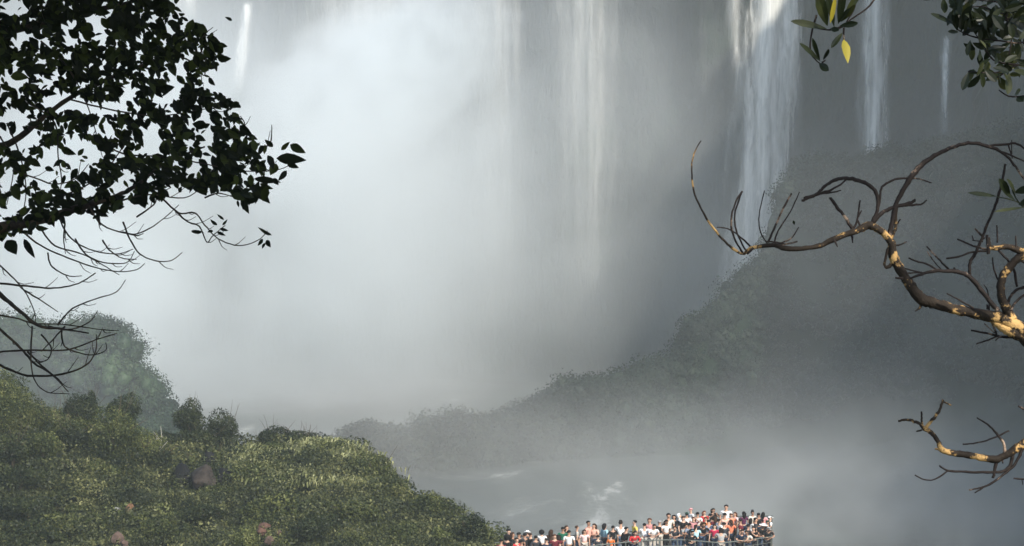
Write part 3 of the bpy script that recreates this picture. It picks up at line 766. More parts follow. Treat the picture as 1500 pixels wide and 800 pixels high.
for i, pts in enumerate(TW):
    dd = rd.uniform(-.25, .25)
    sm = limb(V, Fc, pts, YL + dd, r0=1.5, r1=.6, dY=rd.uniform(-.1, .1), seg=5)
    for j in range(4, len(sm) - 2, 4):
        if rd.random() < .55:
            x, y, r, yy = sm[j]; dx = sm[j + 1][0] - x; dy = sm[j + 1][1] - y; l = math.hypot(dx, dy) + 1e-6; dx /= l; dy /= l
            sgn = rd.choice((-1, 1)); L = rd.uniform(8, 26)
            nx, ny = dx * .8 - sgn * dy * .6, dy * .8 + sgn * dx * .6
            limb(V, Fc, [(x, y), (x + nx * L * .5, y + ny * L * .5), (x + nx * L + dx * 3, y + ny * L - 5)], yy, r0=.9, r1=.45, seg=4)
mesh_obj("hanging_twigs", rel(V, left_root), Fc, M_bark_l, left_root, True)

# crown outline (right edge by height) and its lower edge, both from how far the foliage reaches
RE = [(-140, 235), (0, 250), (20, 262), (45, 305), (60, 326), (78, 322), (100, 312), (120, 300), (140, 325), (155, 348), (170, 343), (190, 352), (205, 372), (222, 388), (240, 400), (255, 400), (270, 398), (285, 385), (297, 372), (310, 330)]
BE = [(-300, 340), (0, 352), (20, 362), (60, 335), (100, 312), (140, 318), (180, 295), (220, 292), (260, 272), (300, 278), (330, 278), (360, 300), (392, 296), (440, 240)]
GAPS = [(95, 150, 30, 14), (152, 158, 32, 12), (20, 203, 36, 14), (112, 222, 34, 16), (30, 55, 14, 9), (102, 48, 14, 18), (60, 258, 20, 24), (12, 262, 12, 20), (150, 190, 22, 10), (215, 205, 10, 18),
        (10, 10, 30, 14), (18, 170, 20, 10), (185, 255, 14, 8), (235, 145, 10, 8), (60, 95, 8, 5), (250, 110, 6, 9), (205, 60, 5, 12), (130, 280, 12, 10), (20, 300, 10, 14), (285, 175, 8, 5), (160, 20, 6, 10), (75, 230, 10, 18), (190, 130, 9, 6), (260, 240, 10, 6)]
V, Fc = [], []; lit = ([], [])
cnt = 0; tries = 0
while cnt < 8200 and tries < 300000:
    tries += 1
    x = rd.uniform(-330, 430); y = rd.uniform(-150, 345)
    jx = rd.gauss(0, 7)
    if x > interp(RE, y) - 6 + jx or y > interp(BE, x) + jx * .6: continue
    g = 0
    for gx_, gy_, ax, ay in GAPS:
        q = ((x - gx_) / ax) ** 2 + ((y - gy_) / ay) ** 2
        if q < 1.25: g = 1; break
    if g and rd.random() < .93: continue
    if x < 110 and 130 < y < 350 and rd.random() < .3: continue
    nz = mn.noise(Vector((x * .025, y * .03, 3)))
    if nz < -.2 and rd.random() < .75: continue
    if mn.noise(Vector((x * .09, y * .11, 8))) < -.25 and rd.random() < .6: continue
    yy = YL + rd.uniform(-.5, .6)
    L = rd.choice((10, 12, 13, 15, 18, 23)) * rd.uniform(.8, 1.15) * yy / F; W = L * rd.uniform(.4, .66)
    ang = rd.gauss(-.9, .75) if rd.random() < .7 else rd.uniform(-3.1, 3.1)
    d = Vector((math.cos(ang), rd.uniform(-.5, .5), math.sin(ang)))
    nrm = Vector((rd.gauss(0, .55), -1, rd.gauss(.35, .55)))
    leaf_mesh(V, Fc, at(x, y, yy) - d * L * .4, d, nrm, L, W, rd.uniform(.05, .3))
    cnt += 1
# the outlying leaves one can tell apart
OUT = [((405, 232), (448, 234), 17), ((425, 212), (447, 224), 13), ((420, 238), (437, 246), 10), ((412, 220), (424, 208), 7), ((400, 215), (388, 205), 8), ((405, 240), (396, 256), 14), ((420, 250), (408, 265), 9),
       ((372, 262), (411, 266), 11), ((370, 270), (395, 298), 16), ((354, 290), (364, 313), 11), ((318, 268), (342, 283), 8), ((288, 262), (302, 286), 24), ((205, 280), (212, 305), 20), ((10, 352), (24, 372), 20), ((35, 350), (50, 378), 11),
       ((305, 55), (328, 68), 8), ((285, 48), (303, 48), 7), ((262, 30), (252, 12), 6), ((240, 10), (226, 2), 18), ((255, 3), (262, 0), 8), ((270, 22), (262, 20), 8), ((240, 60), (235, 25), 16), ((330, 148), (352, 158), 9), ((335, 160), (326, 150), 8),
       ((350, 150), (338, 158), 10), ((310, 62), (324, 80), 6), ((318, 75), (330, 92), 6), ((306, 80), (318, 88), 8), ((395, 345), (378, 333), 5), ((390, 352), (396, 362), 8), ((385, 350), (378, 360), 6), ((386, 340), (398, 344), 6), ((388, 356), (384, 364), 5),
       ((318, 330), (308, 322), 6), ((322, 335), (334, 338), 5), ((318, 340), (330, 345), 5), ((312, 338), (304, 340), 5), ((326, 330), (333, 322), 4), ((328, 322), (318, 314), 4), ((296, 340), (280, 340), 6), ((280, 338), (298, 340), 4), ((340, 30), (330, 25), 5)]
for (x0, y0), (x1, y1), w in OUT:
    a = at(x0, y0, YL); b = at(x1, y1, YL - .02)
    leaf_mesh(V, Fc, a, b - a, Vector((rd.gauss(0, .3), -1, rd.gauss(.2, .3))), (b - a).length, w * YL / F, .08)
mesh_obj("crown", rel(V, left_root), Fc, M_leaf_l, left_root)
# crown leaves added out of sight above the picture to keep this side in shade
r = np.random.default_rng(77)
n = 5200
P = np.stack([r.uniform(-3.4, -.2, n), r.uniform(4.6, 9.2, n), r.uniform(.95, 2.6, n)], 1)
P = P[P[:, 2] > .12 * P[:, 1] + .05]
Vq, Fq = cards(P, r.normal(size=P.shape) + [0, 0, .8], .11 + .08 * r.random(len(P)), 1.5, r)
fast_mesh("added_shade_crown", Vq - np.array(left_root.location), Fq, M_leaf_shade, left_root)

# --- right tree: half bare, tan bark patches painted partly as sunlight
YR = 4.2
right_root = empty("tree", (2.1, 5.0, -3.4))
tag(right_root, "half bare tree with tan bark painted with sunlit patches reaching in from the right edge", "tree")
V, Fc = [], []
tube_data([(2.1, 5.0, -3.4), (2.05, 4.9, -2.2), (1.95, 4.7, -1.2), (1.75, 4.5, -.75), (1.5, 4.35, -.5), (1.22, 4.25, -.43)], [.16, .13, .1, .075, .045, .022], 12, V, Fc)
tube_data([(1.95, 4.7, -1.2), (1.85, 4.6, -.5), (1.6, 4.45, -.2), (1.25, 4.3, -.2)], [.08, .06, .035, .014], 10, V, Fc)
mesh_obj("trunk", rel(V, right_root), Fc, M_bark_r, right_root, True)
def rlimb(name, specs, mat=None):
    V, Fc = [], []
    for i, sp in enumerate(specs):
        pts, Y, r0, r1, dY = (sp + (None,) * 5)[:5] if isinstance(sp, tuple) else (sp, None, None, None, None)
        pts = [p if len(p) < 3 else (p[0], p[1], p[2] * .88) for p in pts]; limb(V, Fc, pts, Y or YR, r0 or 2.0, r1 or 1.0, dY or 0.0, 8, .35)
    return mesh_obj(name, rel(V, right_root), Fc, mat or M_bark_r, right_root, True)
rlimb("main_limb", [[(1730, 545, 17), (1560, 508, 15), (1520, 496, 13.5), (1500, 485, 13), (1470, 468, 11), (1430, 459, 9), (1395, 452, 9), (1365, 443, 9.5), (1350, 438, 10), (1335, 420, 9), (1322, 400, 8.5), (1310, 380, 8), (1307, 360, 7), (1298, 345, 6), (1285, 335, 6.5), (1272, 330, 7),
   (1255, 338, 5.5), (1230, 347, 5), (1205, 358, 4.5), (1180, 364, 4), (1150, 364, 4.5), (1130, 359, 4), (1100, 364, 3), (1088, 372, 2.6), (1075, 365, 2.4), (1058, 350, 2), (1035, 320, 1.8), (1018, 285, 1.6), (1013, 250, 1.4), (1017, 225, 1.2), (1027, 206, .9)],
   [(1352, 440, 4), (1346, 452, 2), (1340, 456, .8)], [(1310, 384, 4), (1298, 392, 2.6), (1296, 382, 2.4), (1302, 362, 2.4), (1308, 345, 2.6), (1312, 330, 2.6), (1313, 300, 3)]])
rlimb("lower_limb", [[(1560, 560, 16), (1530, 518, 14), (1500, 494, 12), (1480, 484, 10), (1460, 474, 7), (1448, 466, 3)]])
rlimb("arching_branch", [[(1318, 400, 4), (1306, 372, 3.5), (1303, 345, 3.8), (1308, 320, 4), (1312, 300, 3.8), (1325, 275, 4.2), (1338, 255, 4.8), (1358, 235, 4.2), (1385, 220, 3.2), (1410, 211, 3), (1430, 210, 3), (1455, 217, 2.8), (1475, 229, 2.2), (1492, 250, 2), (1512, 280, 1.6)],
   ([(1448, 214, 2), (1475, 211, 2), (1490, 211, 1.8), (1512, 226, 1.5)],), ([(1460, 220, 1.8), (1480, 227, 1.6), (1515, 243, 1)],), ([(1477, 212, 1.5), (1480, 222, 1.2), (1483, 232, .9)],), ([(1482, 205, .9), (1482, 226, .9)],)], M_twig_r)
rlimb("looping_branch", [[(1276, 330, 4), (1284, 312, 3), (1286, 292, 3), (1279, 276, 3.2), (1262, 266, 3.4), (1240, 261, 3.2), (1220, 265, 2.8), (1207, 274, 2.6), (1198, 283, 2.6), (1180, 292, 2.6), (1174, 294, 2)],
   ([(1241, 262, 1.6), (1222, 276, 1.8), (1200, 284, 2), (1178, 290, 2)],), ([(1200, 284, 1.8), (1220, 282, 1.4), (1232, 279, 1)],),
   ([(1278, 328, 3), (1287, 300, 2.4), (1290, 280, 2), (1295, 271, 2), (1315, 262, 1.8), (1335, 261, 1.5), (1350, 263, 1.3), (1365, 268, 1)],),
   ([(1278, 326, 4), (1295, 310, 3.4), (1315, 302, 3), (1332, 298, 3), (1341, 293, 2.4)],), ([(1320, 301, 3), (1340, 300, 1.8), (1350, 299, 1.6), (1358, 293, 1)],)], M_twig_r)
TR = [([(1088, 370), (1075, 348), (1071, 322), (1078, 295), (1088, 280)], 1.6, 1.4), ([(1092, 366), (1080, 342), (1076, 315), (1086, 283)], 1.4, 1.2), ([(1100, 362), (1082, 345), (1066, 335), (1050, 333)], 1.6, .9),
 ([(1094, 372), (1104, 363)], 2, 2), ([(1125, 358), (1114, 340), (1112, 315), (1120, 279)], 1.2, .8), ([(1125, 356), (1136, 330), (1150, 300), (1160, 283)], 1.7, 1.3), ([(1133, 360), (1140, 338), (1158, 310), (1171, 281)], 1.3, .8),
 ([(1138, 358), (1158, 350), (1170, 333)], 1.5, .8), ([(1138, 360), (1155, 357), (1168, 354)], 1.5, 1.2), ([(1122, 354), (1138, 355), (1150, 358)], 1.3, 1), ([(1250, 338), (1238, 318), (1224, 301), (1216, 289)], 2.6, 2.2),
 ([(1246, 340), (1255, 325), (1258, 306), (1260, 293)], 2, 1), ([(1257, 318), (1262, 308)], 1.5, .9), ([(1262, 335), (1256, 322)], 1.8, 1.2), ([(1248, 345), (1249, 356)], 2, .8), ([(1222, 352), (1227, 362)], 2, .8), ([(1308, 345), (1312, 332), (1319, 321)], 1.8, 1), ([(1311, 360), (1320, 358), (1328, 354)], 1.6, 1),
 ([(1462, 456, 4), (1445, 435, 3.8), (1425, 410, 3.6), (1410, 400, 3.4), (1390, 397, 3), (1370, 397, 2.6), (1350, 402, 2.2), (1332, 408, 1.4)], 3, 1.5), ([(1392, 397), (1380, 385), (1366, 370), (1357, 361)], 1.6, 1.2), ([(1380, 396), (1368, 383), (1358, 368)], 1, .8), ([(1375, 397), (1358, 387), (1343, 383), (1331, 378)], 1.6, 1.2), ([(1352, 400), (1335, 396), (1322, 392)], 1.4, 1.1), ([(1350, 399), (1336, 400), (1327, 400)], 1.2, 1), ([(1323, 408), (1311, 407)], 2.2, 1.4), ([(1400, 397), (1397, 392)], 1.8, 1.2),
 ([(1421, 404, 2.4), (1421, 385, 2.4), (1430, 368, 2.4), (1440, 345, 2.2), (1450, 320, 2), (1460, 295, 2), (1468, 265, 2), (1473, 240, 1.8)], 2, 1.5), ([(1447, 366), (1425, 360), (1402, 350)], 1.8, 1.2), ([(1450, 368), (1425, 369), (1405, 376), (1386, 379)], 1.7, 1.4), ([(1442, 350), (1436, 343), (1428, 335)], 1.7, 1.3), ([(1440, 354), (1424, 352)], 1, .8), ([(1426, 352), (1424, 345)], .9, .7), ([(1461, 356), (1461, 342), (1460, 330)], 1.3, 1), ([(1488, 362), (1488, 345)], 1.4, 1.1),
 ([(1462, 366), (1475, 380), (1485, 396), (1490, 420)], 1.8, 2), ([(1475, 446), (1483, 430), (1496, 422), (1520, 418)], 2.2, 1.8), ([(1480, 455), (1490, 440), (1512, 424)], 2, 1.5), ([(1462, 410), (1456, 395), (1454, 377)], 1.5, 1), ([(1449, 460), (1449, 440), (1446, 425), (1441, 417)], 1.2, .7), ([(1426, 452), (1406, 440), (1387, 430)], 1.5, 1), ([(1520, 497, 2.4), (1490, 495, 2.2), (1465, 493, 2), (1445, 488, 1.6), (1422, 484, 1.3)], 2, 1), ([(1462, 492), (1448, 498), (1430, 504)], 1.5, 1.1), ([(1466, 492), (1458, 499)], 1.4, 1), ([(1460, 490), (1455, 478), (1450, 468)], 1.6, 1.2), ([(1457, 488), (1442, 474)], 1, .8),
 ([(1448, 372), (1447, 360), (1446, 344)], 2.6, 2), ([(1520, 395), (1500, 385), (1490, 376)], 1.4, 1.4), ([(1447, 453), (1446, 446)], 2, 1.4)]
for i, (pts, a, b) in enumerate(TR):
    V, Fc = [], []
    limb(V, Fc, pts, YR + (.03 if i % 3 else -.03), a, b, 0.0, 6, .25, i)
    mesh_obj("twig", rel(V, right_root), Fc, M_twig_r, right_root, True)
rlimb("upper_limb", [[(1640, 400, 12), (1540, 385, 9), (1520, 377, 8), (1500, 370, 7.5), (1480, 362, 5), (1460, 363, 3.8), (1450, 362, 4), (1448, 348, 2.6)],
   [(1508, 368, 7), (1492, 378, 7), (1478, 392, 7), (1468, 408, 7.2), (1466, 428, 7.4), (1472, 448, 8), (1482, 468, 9)]])
low = [[(1700, 570, 14), (1580, 600, 11), (1530, 635, 9), (1500, 650, 8), (1485, 660, 7), (1470, 668, 6), (1458, 673, 6), (1430, 669, 5.5), (1400, 664, 5.3), (1380, 659, 5), (1374, 647, 4), (1364, 634, 4), (1354, 628, 3.6), (1345, 620, 2.6), (1330, 615, 2.3), (1316, 617, 1.8)],
   ([(1355, 628, 3), (1368, 612, 2.8), (1377, 600, 2.4), (1381, 586, 2)],), ([(1380, 588, 1.6), (1393, 594, 1.2)],), ([(1351, 627), (1350, 615), (1350, 603)], YR, 1.8, 1.3), ([(1382, 661), (1369, 657)], YR, 2, 1.2), ([(1350, 630), (1342, 632)], YR, 1.6, 1)]
rlimb("low_branch", low)
for pts, a, b in [([(1472, 668), (1471, 652), (1462, 638), (1447, 622), (1431, 612)], 2.6, 1.1), ([(1478, 631), (1455, 642), (1430, 649), (1410, 651)], 1.5, 1.2), ([(1483, 662), (1481, 678), (1470, 690), (1440, 692), (1410, 691), (1388, 689), (1376, 682)], 2.8, 1.3), ([(1388, 690), (1370, 702), (1355, 703), (1340, 696)], 1.4, 1),
   ([(1500, 652), (1488, 678), (1470, 695), (1445, 712), (1419, 718)], 2.4, 1.2), ([(1440, 715), (1428, 722)], 1.3, 1), ([(1461, 672), (1457, 688), (1455, 700)], 3, 2.2), ([(1467, 670), (1469, 679)], 2, 1), ([(1520, 703), (1500, 702), (1485, 701)], 1.4, 1.4), ([(1497, 702), (1498, 710)], .8, .6), ([(1515, 608), (1503, 601), (1491, 595)], 2, 1.4), ([(1493, 668), (1481, 686)], 1.6, 1)]:
    V, Fc = [], []
    limb(V, Fc, pts, YR, a, b, 0.0, 6, .25)
    mesh_obj("twig", rel(V, right_root), Fc, M_twig_r, right_root, True)
V, Fc = [], []
for (x0, y0), (x1, y1), w in [((1460, 288), (1421, 281), 7), ((1500, 304), (1460, 308), 5), ((1480, 290), (1466, 263), 13), ((1488, 285), (1478, 262), 10), ((1486, 282), (1510, 275), 12), ((1492, 300), (1512, 292), 12), ((1488, 296), (1478, 284), 9)]:
    a = at(x0, y0, YR); b = at(x1, y1, YR - .03)
    leaf_mesh(V, Fc, a, b - a, Vector((rd.gauss(0, .4), -1, rd.gauss(.4, .3))), (b - a).length, w * YR / F, .1, "obovate")
limb(V, Fc, [(1530, 320), (1500, 303), (1488, 290), (1480, 270)], YR, 1.6, 1); limb(V, Fc, [(1496, 298), (1478, 292), (1460, 288)], YR, 1, .8)
mesh_obj("leaf_spray", rel(V, right_root), Fc, M_leaf_r, right_root)

# --- evergreen whose twigs hang into the top right corner, with an unseen crown added to cast shade
ev = empty("tree", (5.4, 3.2, -3.0))
tag(ev, "evergreen tree whose leafy twigs hang down into the top right corner", "tree")
V, Fc = [], []
tube_data([(5.4, 3.2, -3.0), (5.2, 3.4, -.5), (4.7, 3.9, 1.4), (3.6, 4.4, 2.1), (2.4, 4.6, 1.6), (1.5, 4.6, .75), (1.1, 4.6, .45), (.75, 4.6, .36)], [.2, .17, .13, .1, .06, .03, .012, .005], 10, V, Fc)
tube_data([(4.7, 3.9, 1.4), (4.6, 4.6, 2.4), (3.5, 5.3, 3.2), (2.6, 5.6, 3.3)], [.1, .08, .05, .02], 8, V, Fc)
mesh_obj("trunk", rel(V, ev), Fc, M_bark_l, ev, True)
YE = 4.6
V, Fc = [], []
TE = [[(1320, -45), (1290, -12), (1270, 12), (1247, 28), (1236, 38), (1226, 44)], [(1236, 38), (1215, 44), (1191, 40)], [(1196, 22), (1191, 40), (1187, 62), (1188, 78), (1197, 90), (1204, 94)], [(1236, 40), (1236, 55), (1237, 62)], [(1252, -20), (1252, 10), (1240, 32)], [(1204, 92), (1209, 88)],
 [(1560, 8), (1510, 6), (1470, 4), (1430, 0), (1350, -4)], [(1560, 110), (1500, 95), (1470, 104), (1450, 107), (1418, 105)], [(1540, 40), (1500, 62), (1465, 60), (1430, 55), (1405, 45), (1390, 28)], [(1540, 88), (1500, 95), (1460, 90), (1445, 75), (1440, 60), (1430, 52)], [(1475, 96), (1477, 110)], [(1510, 140), (1490, 142), (1475, 140), (1463, 132)], [(1420, 20), (1408, 8), (1402, -10)], [(1500, 0), (1470, 20), (1440, 10), (1410, 12)], [(1540, 20), (1490, 25), (1450, 35), (1425, 30)], [(1480, 0), (1474, 25), (1482, 50), (1478, 80)], [(1449, 108), (1458, 114), (1470, 108)]]
for pts in TE: limb(V, Fc, pts, YE, 1.7, .9, 0, 5)
mesh_obj("hanging_twigs", rel(V, ev), Fc, M_twig_r, ev, True)
V, Fc = [], []
LV = [((1211, 42), (1160, 30), 11), ((1212, 38), (1198, -8), 17), ((1222, 40), (1212, -12), 12), ((1228, 35), (1236, -14), 12), ((1230, 38), (1256, 34), 9), ((1234, 48), (1218, 69), 8), ((1232, 32), (1252, 8), 9), ((1234, 30), (1262, -16), 10), ((1228, 34), (1244, 12), 8), ((1202, 90), (1173, 63), 8), ((1201, 88), (1190, 57), 7), ((1206, 88), (1214, 73), 8), ((1200, 93), (1213, 103), 11), ((1216, 42), (1228, 44), 8),
      ((1398, 36), (1365, 19), 9), ((1478, 107), (1477, 137), 13), ((1402, 45), (1397, 14), 12), ((1408, 46), (1418, 14), 12), ((1430, 52), (1425, 20), 13), ((1440, 60), (1450, 22), 12), ((1382, -2), (1384, 18), 10), ((1390, 0), (1398, 8), 8), ((1370, -3), (1350, -2), 7), ((1437, 98), (1435, 80), 9), ((1490, 142), (1498, 148), 12), ((1486, 140), (1494, 132), 11), ((1404, 47), (1390, 46), 6)]
for (x0, y0), (x1, y1), w in LV:
    a = at(x0, y0, YE); b = at(x1, y1, YE - .03)
    leaf_mesh(V, Fc, a, b - a, Vector((rd.gauss(0, .35), -1, rd.gauss(.3, .35))), (b - a).length, w * YE / F, .06, "obovate")
for i in range(240):
    pts = TE[rd.choice((6, 7, 8, 9, 12, 13, 14, 15))]; k = rd.randrange(len(pts) - 1); t = rd.random()
    x = pts[k][0] * (1 - t) + pts[k + 1][0] * t + rd.gauss(0, 7); y = pts[k][1] * (1 - t) + pts[k + 1][1] * t + rd.gauss(0, 8)
    if x < 1405 and rd.random() < .8: continue
    if y > 112: continue
    ang = rd.uniform(-3.14, 3.14); L = rd.uniform(15, 30) * YE / F
    d = Vector((math.cos(ang), rd.uniform(-.6, .6), math.sin(ang)))
    leaf_mesh(V, Fc, at(x, y, YE + rd.uniform(-.1, .12)), d, Vector((rd.gauss(0, .6), -1, rd.gauss(.3, .6))), L, L * rd.uniform(.35, .5), rd.uniform(0, .25), "obovate")
mesh_obj("leaves", rel(V, ev), Fc, M_leaf_r, ev)
V, Fc = [], []
a = at(1236, 58, YE - .02); b = at(1243, 92, YE - .05); leaf_mesh(V, Fc, a, b - a, Vector((.35, -1, .3)), (b - a).length, 14 * YE / F, .05)
yl = mesh_obj("yellow_leaf", rel(V, ev), Fc, M_leaf_y, ev); yl["label"] = "bright yellow leaf hanging lowest on the leftmost twig"
V, Fc = [], []
a = at(1216, 34, YE - .04); b = at(1226, -12, YE - .06); leaf_mesh(V, Fc, a, b - a, Vector((.4, -1, .2)), (b - a).length, 8 * YE / F, .05)
yl = mesh_obj("yellow_leaf", rel(V, ev), Fc, M_leaf_y, ev); yl["label"] = "narrow yellow leaf pointing up on the leftmost twig"
# unseen crown leaves added to shade the left tree and dapple the right one
r = np.random.default_rng(78)
def shade_canopy(c, s, n, size):
    d = sph(n, r) * (r.random((n, 1)) ** .4) * s + c
    return cards(d, r.normal(size=d.shape) + [0, 0, .8], size * (.7 + .6 * r.random(n)), 1.5, r)
A, AF = [], []; off = 0
sd = np.array(sun_dir)
for c, s, n, size in [(np.array([-1.1, 7.6, .25]) + sd * 4.6, np.array([1.6, 1.6, 1.25]), 4200, .14), (np.array([-1.6, 7.6, -.4]) + sd * 4.4, np.array([1.2, 1.2, .9]), 2600, .14),
                      (np.array([.75, 4.2, -.1]) + sd * 3.4, np.array([.8, .8, .75]), 330, .11), (np.array([1.0, 4.6, .3]) + sd * 3.6, np.array([.7, .7, .6]), 240, .11)]:
    v_, f_ = shade_canopy(c, s, n, size); A.append(v_); AF.append(f_ + off); off += len(v_)
fast_mesh("crown", np.concatenate(A) - np.array(ev.location), np.concatenate(AF), M_leaf_shade, ev)

# specks in the air: swifts that fly at the falls
M_bird = NT("dark_feathers").bsdf((.02, .02, .022), .7, .2)
def swift(label, px, py, Y, span, roll):
    V = [Vector(v) for v in [(0, -.5, 0), (.09, -.2, .05), (-.09, -.2, .05), (.1, .1, .05), (-.1, .1, .05), (0, .55, 0), (0, -.1, -.1), (.5, .0, .18), (1, .35, .1), (.45, .22, .15), (-.5, 0, .18), (-1, .35, .1), (-.45, .22, .15), (.12, .85, 0), (-.12, .85, 0)]]
    Fc = [(0, 1, 2), (1, 3, 4, 2), (3, 5, 4), (0, 6, 1), (1, 6, 3), (3, 6, 5), (5, 6, 4), (4, 6, 2), (2, 6, 0), (1, 7, 9, 3), (7, 8, 9), (2, 4, 12, 10), (10, 12, 11), (5, 13, 3), (5, 4, 14)]
    o = mesh_obj("bird", [v * span * .5 for v in V], Fc, M_bird); o.location = at(px, py, Y); o.rotation_euler = (R(roll), R(-roll * .7), R(roll * 1.7))
    return tag(o, label, "bird", "swifts in front of the falls")
swift("tiny dark bird in front of the fall with two bright strands", 785, 224, 150, .22, 35)
swift("tiny dark bird low in the white spray left of the middle", 675, 416, 150, .2, 20)
swift("tiny dark bird against the dark rock left of the thin trickle", 1340, 118, 140, .22, 60)
V, Fc = [], []
leaf_mesh(V, Fc, Vector((0, 0, 0)), Vector((.3, 0, -1)), Vector((0, -1, .2)), 7 * YR / F, 4 * YR / F, .2)
o = mesh_obj("falling_leaf", V, Fc, M_leaf_l); o.location = at(1162, 323, YR); tag(o, "single tiny leaf in the air above the forked bare twigs", "leaf")
# ---------------------------------------------------------------- viewing platform
ZF = -22.85                              # deck level
M_steel = NT("painted_steel").bsdf((.12, .135, .12), .5, .4)
M_deck = NT("steel_deck").bsdf((.16, .155, .14), .8, .3)
def PX(px, Y): return (px - 750) / F * Y
FRONT = [(PX(724, 117.2), 117.2), (PX(800, 119.6), 119.6), (PX(875, 121.9), 121.9), (PX(945, 123.4), 123.4), (PX(1000, 123.6), 123.6), (PX(1060, 122.6), 122.6), (PX(1095, 123.4), 123.4), (PX(1134, 124.6), 124.6)]
BACK = [(PX(1134, 131.4), 131.4), (PX(1000, 131.2), 131.2), (PX(984, 127.2), 127.2), (PX(930, 126.2), 126.2), (PX(820, 124.6), 124.6), (PX(724, 122.6), 122.6)]
plat_root = empty("viewing_platform", (PX(940, 125), 125, ZF)); tag(plat_root, "steel railed viewing platform crowded with people above the river", "platform")
ring = FRONT + BACK
V = [Vector((x, y, ZF)) - plat_root.location for x, y in ring] + [Vector((x, y, ZF - .25)) - plat_root.location for x, y in ring]
m = len(ring); Fc = [tuple(range(m)), tuple(reversed(range(m, 2 * m)))] + [(i, i + m, (i + 1) % m + m, (i + 1) % m) for i in range(m)]
mesh_obj("deck", V, Fc, M_deck, plat_root)
def walk(path, step):
    out = []; carry = 0
    for (a, b), (c, d) in zip(path, path[1:]):
        L = math.hypot(c - a, d - b); t = carry
        while t < L: out.append((a + (c - a) * t / L, b + (d - b) * t / L)); t += step
        carry = t - L
    return out
for path in (FRONT, FRONT[-1:] + BACK):
    V, Fc = [], []
    for h, rr_ in ((1.12, .032), (.8, .016), (.5, .016), (.2, .016)):
        tube_data([Vector((x, y, ZF + h)) - plat_root.location for x, y in path], [rr_] * len(path), 8, V, Fc)
    mesh_obj("handrail", V, Fc, M_steel, plat_root, True)
pb = bmesh.new()
V, Fc = [], []; tube_data([(0, 0, -.1), (0, 0, 1.13)], [.03, .03], 8, V, Fc)
post0 = None
for x, y in walk(FRONT, 1.0) + walk(FRONT[-1:] + BACK, 1.3) + [FRONT[-1]]:
    if post0 is None: post0 = mesh_obj("post", V, Fc, M_steel, plat_root); p = post0
    else: p = post0.copy(); COL.objects.link(p)
    p.parent = plat_root; p.location = Vector((x, y, ZF)) - plat_root.location
V, Fc = [], []; tube_data([(0, 0, -5.5), (0, 0, 0)], [.16, .16], 10, V, Fc); c0 = None
for x, y in [(PX(700, 120), 120), (PX(820, 122), 122), (PX(940, 126), 126), (PX(1060, 127), 127), (PX(1120, 127), 127), (PX(1120, 131), 131)]:
    if c0 is None: c0 = mesh_obj("column", V, Fc, M_steel, plat_root); p = c0
    else: p = c0.copy(); COL.objects.link(p)
    p.parent = plat_root; p.location = Vector((x, y, ZF - .25)) - plat_root.location
V, Fc = grid(40, 30, lambda u, v: (-12 + 32 * u, 108 + 32 * v, ZF - 5 - 17 * max(0, abs(2 * u - 1) ** 4, abs(2 * v - 1) ** 4) + .5 * fbm(u * 8, v * 8, 1, 1)))
tag(mesh_obj("rock_ledge", V, Fc, M_rock, smooth=True), kind="structure", label="rock ledge that carries the viewing platform")

# ---------------------------------------------------------------- people
def skin_data(name, joints, edges, sub=1):
    """joints: {key: (x, y, z, r[, r2])}; grows one continuous skin over the bones and returns mesh data"""
    keys = list(joints); me = bpy.data.meshes.new("bones")
    me.from_pydata([joints[k][:3] for k in keys], [(keys.index(a), keys.index(b)) for a, b in edges], [])
    o = bpy.data.objects.new("bones", me); COL.objects.link(o)
    o.modifiers.new("s", 'SKIN'); s2 = o.modifiers.new("d", 'SUBSURF'); s2.levels = sub; s2.render_levels = sub
    for i, k in enumerate(keys):
        sv = me.skin_vertices[0].data[i]; j = joints[k]; sv.radius = (j[3], j[4] if len(j) > 4 else j[3]); sv.use_root = (i == 0)
    dg = bpy.context.evaluated_depsgraph_get(); dg.update()
    out = bpy.data.meshes.new_from_object(o.evaluated_get(dg)); out.name = name
    bpy.data.objects.remove(o); out.polygons.foreach_set("use_smooth", [True] * len(out.polygons))
    return out
def lerp3(a, b, t): return tuple(a[i] + (b[i] - a[i]) * t for i in range(3))
def arm_points(side, pose):
    """shoulder, elbow, wrist, finger direction; the figure faces -Y, 1.7 m tall"""
    s = side
    sh = (s * .19, .0, 1.40)
    if pose == "down": return sh, (s * .25, .03, 1.12), (s * .25, -.05, .88), (0, -.02, -1)
    if pose == "lean": return sh, (s * .27, -.14, 1.16), (s * .10, -.36, 1.14), (-s * .7, -.6, -.1)
    if pose == "phone": return sh, (s * .25, -.2, 1.2), (s * .07, -.34, 1.42), (-s * .1, -.3, 1)
    if pose == "up": return sh, (s * .3, -.12, 1.5), (s * .14, -.26, 1.68), (-s * .3, -.3, 1)
    if pose == "face": return sh, (s * .24, -.16, 1.17), (s * .08, -.15, 1.42), (-s * .3, .1, 1)
    if pose == "cross": return sh, (s * .26, -.08, 1.15), (-s * .06, -.22, 1.18), (-s * 1, .1, .1)
    if pose == "out": return sh, (s * .36, -.18, 1.22), (s * .42, -.4, 1.18), (s * .2, -1, -.2)
